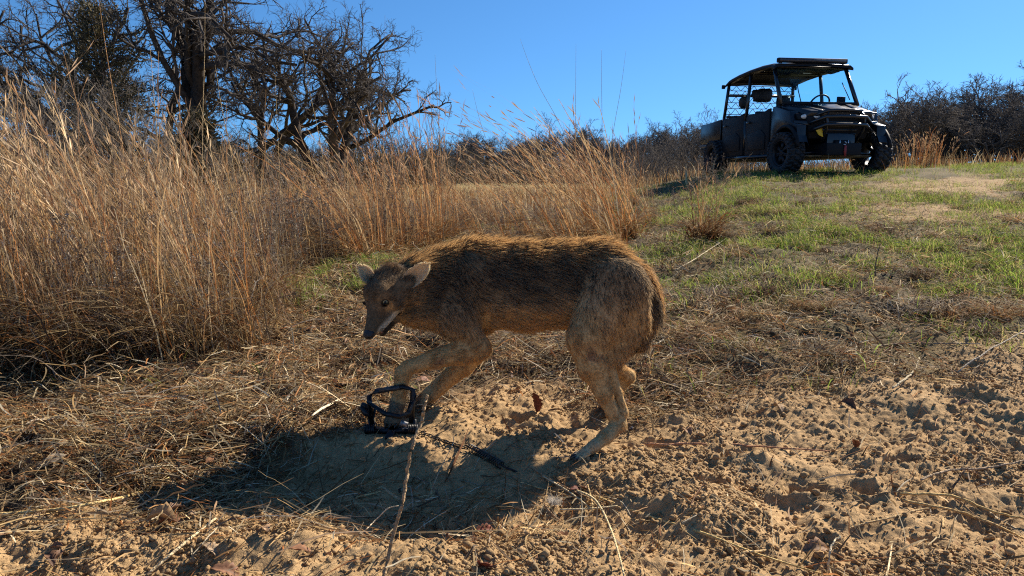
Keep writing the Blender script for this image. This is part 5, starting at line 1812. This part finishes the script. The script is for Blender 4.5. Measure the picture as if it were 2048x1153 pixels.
    # rear screen of zigzag cord netting, with gear hung on its rail
    net = MB()
    rows = [1.22, 1.34, 1.46, 1.58, 1.70, 1.80]
    for z in rows:
        net.tube([(-.72, 2.69, z), (.72, 2.69, z)], .0065, 5)
    for r0, r1 in zip(rows[:-1], rows[1:]):
        n = 15
        pts = [(-.72 + 1.44 * i / n, 2.69, r0 if i % 2 else r1) for i in range(n + 1)]
        for a, b_ in zip(pts[:-1], pts[1:]):
            net.tube([a, b_], .0065, 5)
    one_ = part("rear_netting", net, M_ROPE, bevel=0)
    one_["kind"] = "stuff"
    one("gear_rail", lambda g: g.tube([(-.72, 2.62, 1.60), (.72, 2.62, 1.60)], .024, 8), M_STEEL, bevel=0)
    def bag(name, c, d, seed):
        rg = np.random.default_rng(seed)
        g = MB()
        n, m = 9, 12
        V = []
        for i in range(n):
            for j in range(m):
                t_, p_ = math.pi * i / (n - 1), 2 * math.pi * j / m
                q = np.array([math.copysign(abs(math.sin(t_) * math.cos(p_)) ** .6, math.cos(p_)), math.copysign(abs(math.sin(t_) * math.sin(p_)) ** .6, math.sin(p_)), math.copysign(abs(math.cos(t_)) ** .6, math.cos(t_))]) * np.array(d) * .5
                V.append(np.array(c) + q * rg.uniform(.85, 1.15))
        F = [[i * m + j, i * m + (j + 1) % m, (i + 1) * m + (j + 1) % m, (i + 1) * m + j] for i in range(n - 1) for j in range(m)]
        g.add(V, np.array(F))
        o = g.build(name, M_SEAT)
        o.matrix_world = Matrix.Translation(O) @ Matrix.Rotation(th, 4, 'Z')
        return o
    tag(bag("gear_bag", (-.02, 2.56, 1.60), (.42, .16, .26), 1), "black gear bag hung on the rail inside the utility vehicle's cab, the largest one", "bag", "bags on the vehicle's rear rail")
    tag(bag("gear_bag", (-.40, 2.56, 1.46), (.20, .14, .24), 2), "small black bag hung on the vehicle's rear rail beside the cage post", "bag", "bags on the vehicle's rear rail")
    tag(bag("gear_bag", (.46, 2.56, 1.46), (.30, .14, .28), 3), "black bag hung on the rear rail, next to the vehicle's windscreen post", "bag", "bags on the vehicle's rear rail")
    # cargo bed
    bd = one("cargo_bed", lambda g: (g.box((0, 3.30, .70), (1.50, 1.05, .06))), M_MATTE)
    for sx in (-1, 1):
        one("bed_side", lambda g: g.prism([(2.78, .66), (3.84, .66), (3.84, 1.06), (2.78, 1.12)], sx * .75 if sx > 0 else -.80, sx * .80 if sx > 0 else -.75), M_PAINT, bd, bevel=.012)
        one("bed_rail", lambda g: g.box((sx * .815, 3.30, .60), (.03, 1.0, .05)), mat_plain("grey_bed_rail", (.13, .13, .13), .5), bd, bevel=.006)
    one("tailgate", lambda g: g.box((0, 3.84, .88), (1.50, .05, .42)), M_PAINT, bd)
    one("bed_front", lambda g: g.box((0, 2.80, .90), (1.50, .05, .44)), M_PAINT, bd)
    one("rear_fender", lambda g: (g.box((-.72, 2.92, .66), (.16, .86, .06)), g.box((.72, 2.92, .66), (.16, .86, .06))), M_MATTE)["kind"] = "stuff"
    return v
build_vehicle()

# ------------------------------------------------------------------ foothold trap, chain and shock spring
M_IRON = mat_plain("black_trap_steel", (.020, .020, .021), .42, metal=.5, noise=.5, nscale=60, bump=.3)
M_RUST = mat_plain("worn_trap_steel", (.07, .065, .06), .45, metal=.6, noise=.4, nscale=90)
def on_ground(px, py, z=0.0):
    xc, yc = (px - 1024) / FPX, (576.5 - py) / FPX
    d = Vector((xc, math.cos(PITCH) + yc * math.sin(PITCH), -math.sin(PITCH) + yc * math.cos(PITCH)))
    y = 2.0
    for _ in range(12):
        t = y / d.y
        g = float(H(d.x * t, y)[0]) + z
        t2 = (g - CAM_Z) / d.z
        y = .25 * y + .75 * d.y * t2
    t = y / d.y
    return Vector((d.x * t, y, float(H(d.x * t, y)[0]) + z))

def build_trap():
    c = Vector((-.365, 2.035, -.006))
    t = thing("foothold_trap", "black steel foothold trap clamped on the coyote's forepaw, with chain and spring", "trap", c)
    def W(px, py, Y):
        return at(px, py, Y) - c
    def one(name, pts, r, mat=M_IRON, sides=8, parent=t):
        g = MB(); g.tube(pts, r, sides)
        return g.build(name, mat, parent, True)
    # two square jaws closed on the pastern: one stands up on each side of the paw
    j1 = [W(742, 845, 2.03), W(738, 792, 2.05), W(752, 783, 2.05), W(806, 774, 2.03), W(826, 780, 2.03), W(824, 840, 2.02)]
    j2 = [W(745, 850, 2.01), W(737, 805, 2.00), W(770, 828, 1.99), W(800, 834, 1.985), W(818, 826, 2.00), W(828, 790, 2.03), W(822, 846, 2.02)]
    one("jaw", j1, .0085)
    one("jaw", j2, .0080)
    one("jaw_pad", [W(760, 782, 2.045), W(800, 775, 2.03)], .0085, M_RUST)
    g = MB()
    g.box((-.005, -.02, .016), (.15, .022, .012)); 
    g.build("base_bar", M_IRON, t)
    g = MB()
    g.box((0, -.02, .017), (.022, .13, .010))
    g.build("cross_bar", M_IRON, t)
    for sx in (-1, 1):
        # coil springs with their levers
        n = 60
        p0 = Vector((sx * .066, -.035, .026))
        pts = [p0 + Vector((.030 * (i / n - .5), .0125 * math.cos(i * .63), .0125 * math.sin(i * .63))) for i in range(n + 1)]
        one("coil_spring", pts, .0028, M_IRON, 5)
        one("spring_lever", [p0 + Vector((0, .012, 0)), p0 + Vector((-sx * .006, .035, .030)), p0 + Vector((-sx * .012, .03, .052))], .0042)
        one("jaw_post", [Vector((sx * .066, -.02, .012)), Vector((sx * .069, -.02, .05))], .0055)
    # dog and knob on the outer side
    one("dog", [W(742, 820, 2.03), W(728, 812, 2.02), W(722, 808, 2.02)], [.008, .010, .006])
    one("knob", [W(722, 812, 2.02), W(732, 826, 2.015), W(742, 832, 2.01)], [.009, .011, .007])
    g = MB(); g.box(W(808, 848, 1.985), (.022, .008, .014), M=Matrix.Rotation(.4, 3, 'Y'))
    g.build("tag_plate", mat_plain("scuffed_zinc_plate", (.20, .20, .20), .5, metal=.3, noise=.6, nscale=150), t)
    # chain across the hollow
    path = [on_ground(px, py, .006) for px, py in ((822, 856), (850, 868), (880, 880), (910, 890), (940, 900))]
    L = []
    for a, b in zip(path[:-1], path[1:]):
        for q in np.linspace(0, 1, 5)[:-1]:
            L.append(a.lerp(b, q))
    ch = link("chain", None, t)
    base = None
    for i, p in enumerate(L[:-1]):
        d = (L[i + 1] - p).normalized()
        side = d.cross(Vector((0, 0, 1))).normalized()
        if i % 2:
            side = d.cross(side).normalized()
        g = MB()
        m = (p + L[i + 1]) / 2 - c
        g.tube([m + d * .0105 * math.cos(a) * 1.25 + side * .0052 * math.sin(a) for a in np.linspace(0, 6.2832, 13)], .0016, 5)
        g.build("link", M_IRON, ch, True)
    # shock spring
    p0, p1 = on_ground(940, 896, .010) - c, on_ground(1004, 926, .010) - c
    d = (p1 - p0).normalized()
    u = d.cross(Vector((0, 0, 1))).normalized(); w = u.cross(d)
    turns, n = 17, 17 * 14
    one("shock_spring", [p0 + (p1 - p0) * (i / n) + (u * math.cos(i * 6.2832 / 14) + w * math.sin(i * 6.2832 / 14)) * .0105 for i in range(n + 1)], .0019, M_RUST, 5)
    one("spring_rod", [p0 - d * .02, p1 + d * .02], .0025)
    one("stake_cable", [p1 + d * .018, on_ground(1025, 940, .003) - c, on_ground(1046, 952, -.01) - c], .003)
    return t
build_trap()

# ------------------------------------------------------------------ single stems, sticks and straws
def stem(name, label, cat, pts, r, col, mat=None, wob=.0, sides=6, group=None, seed=0):
    P = [Vector(p) for p in pts]
    rg = random.Random(seed)
    o0 = P[0].copy()
    # smooth the polyline
    Q = []
    n = len(P)
    for i in range(n - 1):
        a, b, c_, d = P[max(i - 1, 0)], P[i], P[i + 1], P[min(i + 2, n - 1)]
        for t in np.linspace(0, 1, 7)[:-1]:
            q = .5 * ((2 * b) + (-a + c_) * t + (2 * a - 5 * b + 4 * c_ - d) * t ** 2 + (-a + 3 * b - 3 * c_ + d) * t ** 3)
            Q.append(q + Vector((rg.gauss(0, wob), rg.gauss(0, wob), rg.gauss(0, wob))))
    Q.append(P[-1])
    R = np.interp(np.linspace(0, 1, len(Q)), np.linspace(0, 1, len(r)), r)
    g = MB()
    g.tube([q - o0 for q in Q], R, sides, col)
    o = g.build(name, mat or M_TWIG, None, True)
    o.location = o0
    return tag(o, label, cat, group)

# the tall weathered stalk standing in the sand before the coyote
b0 = on_ground(764, 1178, -.01)
Yb = b0.y
stem("weathered_stalk", "crooked pale weathered stalk standing upright in front of the coyote's forepaws", "stalk",
     [b0, at(784, 1080, Yb + .03), at(806, 1000, Yb + .05), at(815, 940, Yb + .08), at(826, 890, Yb + .09), at(841, 852, Yb + .12), at(848, 820, Yb + .13), at(855, 790, Yb + .14)],
     [.0042, .0040, .0036, .0036, .0034, .0036, .0040, .0026], (.33, .23, .13), wob=.0010, seed=1)
stem("straw", "hooked thin straw arching out of the sand beside the weathered stalk", "straw",
     [on_ground(700, 1075, 0), at(722, 1068, 1.42), at(752, 1040, 1.45), at(775, 1018, 1.46), at(797, 1012, 1.46)], [.0012, .0014, .0013, .0010], (.62, .50, .33))
stem("straw", "fine curved straw in the coyote's shadow", "straw", [on_ground(855, 1000, 0), at(880, 940, 1.72), at(905, 890, 1.85), at(906, 872, 1.9)], [.0010, .0011, .0008], (.45, .36, .24))
stem("straw", "long broad golden straw lying across the litter into the coyote's shadow", "straw",
     [on_ground(-30, 1031, .012), on_ground(110, 1020, .020), on_ground(210, 1002, .022), on_ground(280, 985, .022), on_ground(338, 955, .030)], [.0040, .0038, .0034, .0028, .0015], (.66, .47, .20))
stem("straw", "thick pale straw pointing at the coyote's shadow from the sand", "straw", [on_ground(295, 1145, .010), on_ground(365, 1090, .014), on_ground(432, 1042, .020)], [.0030, .0032, .0026], (.66, .52, .31))
stem("straw", "long golden straw running out across the sand from the loose straw bundle", "straw",
     [on_ground(1195, 992, .012), on_ground(1300, 1030, .012), on_ground(1405, 1072, .012), on_ground(1520, 1110, .014), on_ground(1650, 1150, .012)], [.0034, .0032, .0028, .0022, .0012], (.60, .43, .18))
stem("straw", "pale bent straw descending from the loose straw bundle", "straw",
     [on_ground(1150, 965, .012), on_ground(1190, 1000, .028), on_ground(1218, 1050, .03), on_ground(1238, 1110, .022), on_ground(1252, 1170, .012)], [.0030, .0028, .0025, .0020, .0016], (.64, .50, .27))
for i, (a, b, c_) in enumerate((((1040, 965), (1110, 985), (1180, 1000)), ((1060, 935), (1130, 968), (1210, 1010)), ((1085, 945), (1140, 985), (1185, 1020)), ((1175, 968), (1185, 1010), (1178, 1035)), ((1085, 1005), (1105, 1030), (1125, 1045)), ((1120, 1020), (1180, 1018), (1235, 1012)))):
    stem("straw", "straw of the loose crossed straw bundle beside the tuft of shed fur", "straw", [on_ground(*a, .008 + .004 * (i % 3)), on_ground(*b, .016), on_ground(*c_, .008)], [.0022, .0024, .0014], [(.55, .38, .18), (.36, .22, .12), (.64, .52, .31)][i % 3], group="straws of the loose bundle", seed=i)
for i, (lab, pts, r, col) in enumerate((
        ("long straw lying across the sand behind the paw prints", ((1480, 1108), (1620, 1060), (1760, 1040), (1880, 1008)), .0028, (.52, .36, .18)),
        ("golden leaning straw pair lying at the sand's outer edge, upper one", ((1800, 988), (1900, 1000), (1980, 1015), (2060, 1040)), .0034, (.55, .38, .16)),
        ("golden leaning straw pair lying at the sand's outer edge, lower one", ((1805, 1002), (1900, 1020), (1990, 1050), (2060, 1085)), .0032, (.50, .34, .15)),
        ("thin grey stick lying over the paw prints with its end raised", ((1840, 955), (1900, 945), (1980, 935), (2060, 918)), .0030, (.36, .27, .18)),
        ("dark forked twig standing in the sand", ((1895, 995), (1905, 975), (1920, 952), (1935, 935)), .0030, (.10, .065, .045)),
        ("upright curled straw standing alone in the sand", ((1655, 1165), (1658, 1120), (1665, 1090), (1680, 1072)), .0026, (.62, .50, .32)),
        ("reddish straws lying flat in the sand behind the hind paw", ((1290, 889), (1400, 888), (1520, 893), (1660, 905)), .0030, (.40, .21, .12)),
        ("pale fallen stem lying on the straw behind the coyote's rump", ((1350, 535), (1400, 512), (1465, 468)), .0050, (.62, .52, .34)),
        ("pale forked dead stem lying on the grass edge", ((1785, 778), (1808, 760), (1830, 740), (1838, 715)), .0036, (.50, .42, .28)),
        ("long thin branch lying on the grass above the sand", ((1700, 702), (1790, 690), (1880, 688), (1960, 690)), .0040, (.40, .31, .22)),
        ("bleached stick end poking in from the meadow", ((1915, 745), (1970, 705), (2060, 655)), .0032, (.42, .36, .27)),
        ("thin leaning stem standing on the meadow", ((1750, 560), (1752, 520), (1762, 488)), .0040, (.22, .16, .10)))):
    if "standing" in lab or "poking" in lab:
        q0 = on_ground(*pts[0], -.005)
        P = [q0] + [at(p[0], p[1], q0.y + .02 * k) for k, p in enumerate(pts[1:])]
        if "poking" in lab:
            P = [on_ground(*p, .015 + .03 * k) for k, p in enumerate(pts)]
    else:
        P = [on_ground(*p, .012) for p in pts]
    stem("stick" if ("stick" in lab or "twig" in lab or "branch" in lab or "stem" in lab) else "straw", lab, "stick" if ("stick" in lab or "twig" in lab or "branch" in lab or "stem" in lab) else "straw", P, [r, r * .9, r * .6], col, wob=.0012, seed=20 + i)
# the forked branch's second prong
# tall single grass stems above the stand
rs = random.Random(77)
for i, (px0, py0, px1, py1, Y) in enumerate(((262, 420, 195, -20, 3.6), (330, 520, 300, 90, 4.2), (405, 480, 410, -10, 5.0), (235, 560, 120, 75, 3.9), (560, 420, 550, 150, 5.5), (660, 430, 605, 95, 6.0), (765, 420, 770, 30, 6.3), (885, 400, 870, 110, 6.2), (1150, 430, 1152, 88, 6.8), (1205, 420, 1203, 100, 7.0), (1210, 400, 1252, 100, 7.2), (1180, 400, 1040, 78, 6.6), (1010, 400, 945, 180, 7.0), (60, 500, 20, 160, 3.5), (480, 420, 430, 130, 5.2))):
    a = at(px0, py0, Y)
    g = float(H(a.x, Y)[0])
    top = at(px1, py1, Y + .1)
    base = Vector((a.x + (a.x - top.x) * .18, Y, g - .01))
    mid = base.lerp(top, .5) + Vector(((top.x - base.x) * -.08, 0, .02))
    stem("tall_grass_stem", "single tall dry grass stem rising far above the grass stand", "grass stem", [base, mid, base.lerp(top, .8), top], [.0028, .0024, .0018, .0007], (.55, .40, .20) if i % 3 else (.45, .25, .11), group="tall single stems above the stand", seed=40 + i)

# ------------------------------------------------------------------ fallen oak leaves, tuft of fur, flakes
def leaf_mesh(seed, curl):
    rg = random.Random(seed)
    n = 11
    prof = [.02, .22, .42, .34, .60, .46, .66, .50, .46, .28, .03]
    V, F, C = [], [], []
    for i in range(n):
        t = i / (n - 1)
        w = prof[i] * .42 * rg.uniform(.85, 1.15)
        for j, s in enumerate((-1, -.5, 0, .5, 1)):
            V.append((t - .5, s * w, curl * (s * s) * w * 1.1 + .22 * curl * math.sin(t * 3.14) + rg.gauss(0, .012)))
            k = rg.uniform(.8, 1.2) * (.7 if s == 0 else 1)
            C.append((k, k, k))
    for i in range(n - 1):
        for j in range(4):
            F.append([i * 5 + j, i * 5 + j + 1, (i + 1) * 5 + j + 1, (i + 1) * 5 + j])
    return np.array(V), np.array(F), np.array(C)
def leaf(px, py, size, col, label, rz, tilt=0.2, roll=0.0, curl=.5, seed=0, lift=.01, group=None):
    V, F, C = leaf_mesh(seed, curl)
    g = MB()
    g.add(V * size, F, C * np.array(col))
    o = g.build("fallen_leaf", M_LEAF, None, True)
    sl = o.modifiers.new("thickness", 'SOLIDIFY'); sl.thickness = .0006
    o.location = on_ground(px, py, lift)
    o.rotation_euler = (roll, tilt, rz)
    return tag(o, label, "leaf", group)
leaf(362, 884, .085, (.34, .13, .06), "large curled red brown leaf on the straw above the coyote's shadow", .4, -.3, .5, .6, 1)
leaf(335, 903, .07, (.30, .16, .09), "brown leaf lying under the large red brown leaf", -.3, .1, .1, .3, 2)
leaf(112, 968, .045, (.52, .32, .16), "small pale orange leaf on the straw at the sand's edge", .2, .1, -.2, .3, 3)
leaf(100, 928, .085, (.34, .27, .19), "pale grey weathered leaf tilted up on the straw", .7, -.35, .2, .3, 4)
leaf(50, 955, .06, (.22, .12, .06), "dark brown leaf at the foot of the pale weathered leaf", 1.6, .3, .2, .4, 5)
leaf(322, 1045, .07, (.40, .26, .13), "rolled tan leaf lying at the edge of the coyote's shadow", .1, .1, .2, 1.3, 6)
leaf(560, 842, .06, (.30, .17, .09), "curled brown leaf standing at the top of the coyote's shadow", .2, -.2, .8, .7, 7)
leaf(615, 800, .06, (.22, .12, .07), "brown leaf in the straw above the curled brown leaf", .9, .2, .4, .5, 8)
leaf(530, 1060, .045, (.46, .29, .17), "tan leaf on the sand below the coyote's shadow", 2.2, .2, .1, .4, 9)
leaf(450, 1145, .06, (.27, .14, .08), "reddish leaf half buried in sand below the straw litter", .3, .5, .4, .5, 10)
leaf(1070, 808, .085, (.17, .055, .035), "dark maroon leaf standing upright between the coyote's legs", 1.2, 1.2, .3, .35, 11, .03)
leaf(968, 1062, .05, (.24, .08, .05), "small maroon leaf lying at the end of a buried stick", .4, .2, .5, .5, 12)
leaf(965, 1138, .06, (.22, .07, .045), "maroon leaf half buried in the foremost sand", 1.4, .9, .2, .4, 13)
leaf(1152, 968, .04, (.18, .06, .04), "dark leaf scrap under the straw bundle", .5, .3, .2, .4, 14)
leaf(1168, 975, .035, (.50, .32, .20), "small tan leaf scrap on the straw bundle", 1.9, .5, .2, .4, 15)
leaf(1710, 888, .045, (.25, .11, .06), "red brown leaf standing on the crusted sand", 1.0, .9, .2, .5, 16, .015)
leaf(845, 762, .06, (.36, .20, .14), "brown leaf seen between the coyote's forelegs", .5, .2, .4, .4, 17, .02)
leaf(1290, 735, .06, (.36, .16, .08), "orange brown leaf behind the coyote's hock", .2, .2, .3, .4, 18)
leaf(1625, 1090, .035, (.15, .06, .04), "tiny dark leaf beside the long straw on the sand", .2, .6, .3, .4, 19)
leaf(690, 770, .05, (.30, .20, .12), "brown leaf lying beside the trap in the straw", 1.4, .3, .3, .5, 20)
rs = random.Random(5)
for i in range(46):
    px, py = rs.uniform(0, 2048), rs.uniform(640, 1130)
    if 700 < px < 1350 or (px > 1350 and py > 840 and rs.random() < .7):
        continue
    leaf(px, py, rs.uniform(.03, .065), [(.26, .13, .07), (.36, .22, .13), (.18, .10, .06), (.42, .30, .19)][i % 4], "small brown fallen leaf caught in the straw litter", rs.uniform(0, 6), rs.uniform(-.4, .4), rs.uniform(-.5, .5), rs.uniform(.2, .9), 100 + i, .012, "small leaves caught in the litter")

def fur_tuft():
    c = on_ground(1108, 1012, .004)
    rg = np.random.default_rng(4)
    n = 420
    d = rg.normal(0, 1, (n, 3)); d[:, 2] = np.abs(d[:, 2]) * .8
    d /= np.linalg.norm(d, axis=1, keepdims=True)
    L = rg.uniform(.008, .026, n)
    b = rg.normal(0, .006, (n, 3)) * np.array([1.4, 1, .3]) + np.array([0, 0, .004])
    P = b[:, None] + d[:, None] * (L[:, None] * np.linspace(0, 1, 4)[None])[..., None] + rg.normal(0, .0012, (n, 4, 3))
    g = MB()
    g.ribbons(P, np.array([.0003, .0003, .00025, .0001])[None], np.cross(d, [0, .6, .8])[:, None], np.array([[.62, .58, .52]]) * rg.uniform(.7, 1.2, (n, 1)))
    o = g.build("fur_tuft", M_DRY)
    o.location = c
    tag(o, "small tuft of shed whitish fur caught in the sand by the straw bundle", "fur tuft")
fur_tuft()
def flake(px, py, s, label):
    rg = random.Random(px)
    c = on_ground(px, py, s * .35)
    g = MB()
    n = 7
    top = [(s * math.cos(6.283 * i / n) * rg.uniform(.5, 1), s * .25, s * math.sin(6.283 * i / n) * rg.uniform(.6, 1.1)) for i in range(n)]
    bot = [(x, -s * .12, z) for x, y, z in top]
    g.add(top + bot, [np.array([list(range(n))]), np.array([list(range(n, 2 * n))[::-1]]), np.array([[i, n + i, n + (i + 1) % n, (i + 1) % n] for i in range(n)])], (.80, .76, .68))
    o = g.build("pale_flake", M_LEAF)
    o.location = c
    tag(o, label, "flake")
flake(1263, 858, .009, "white flake lying on the sand behind the coyote's hind paw")
flake(1350, 772, .010, "whitish bark chip lying among straw behind the coyote")
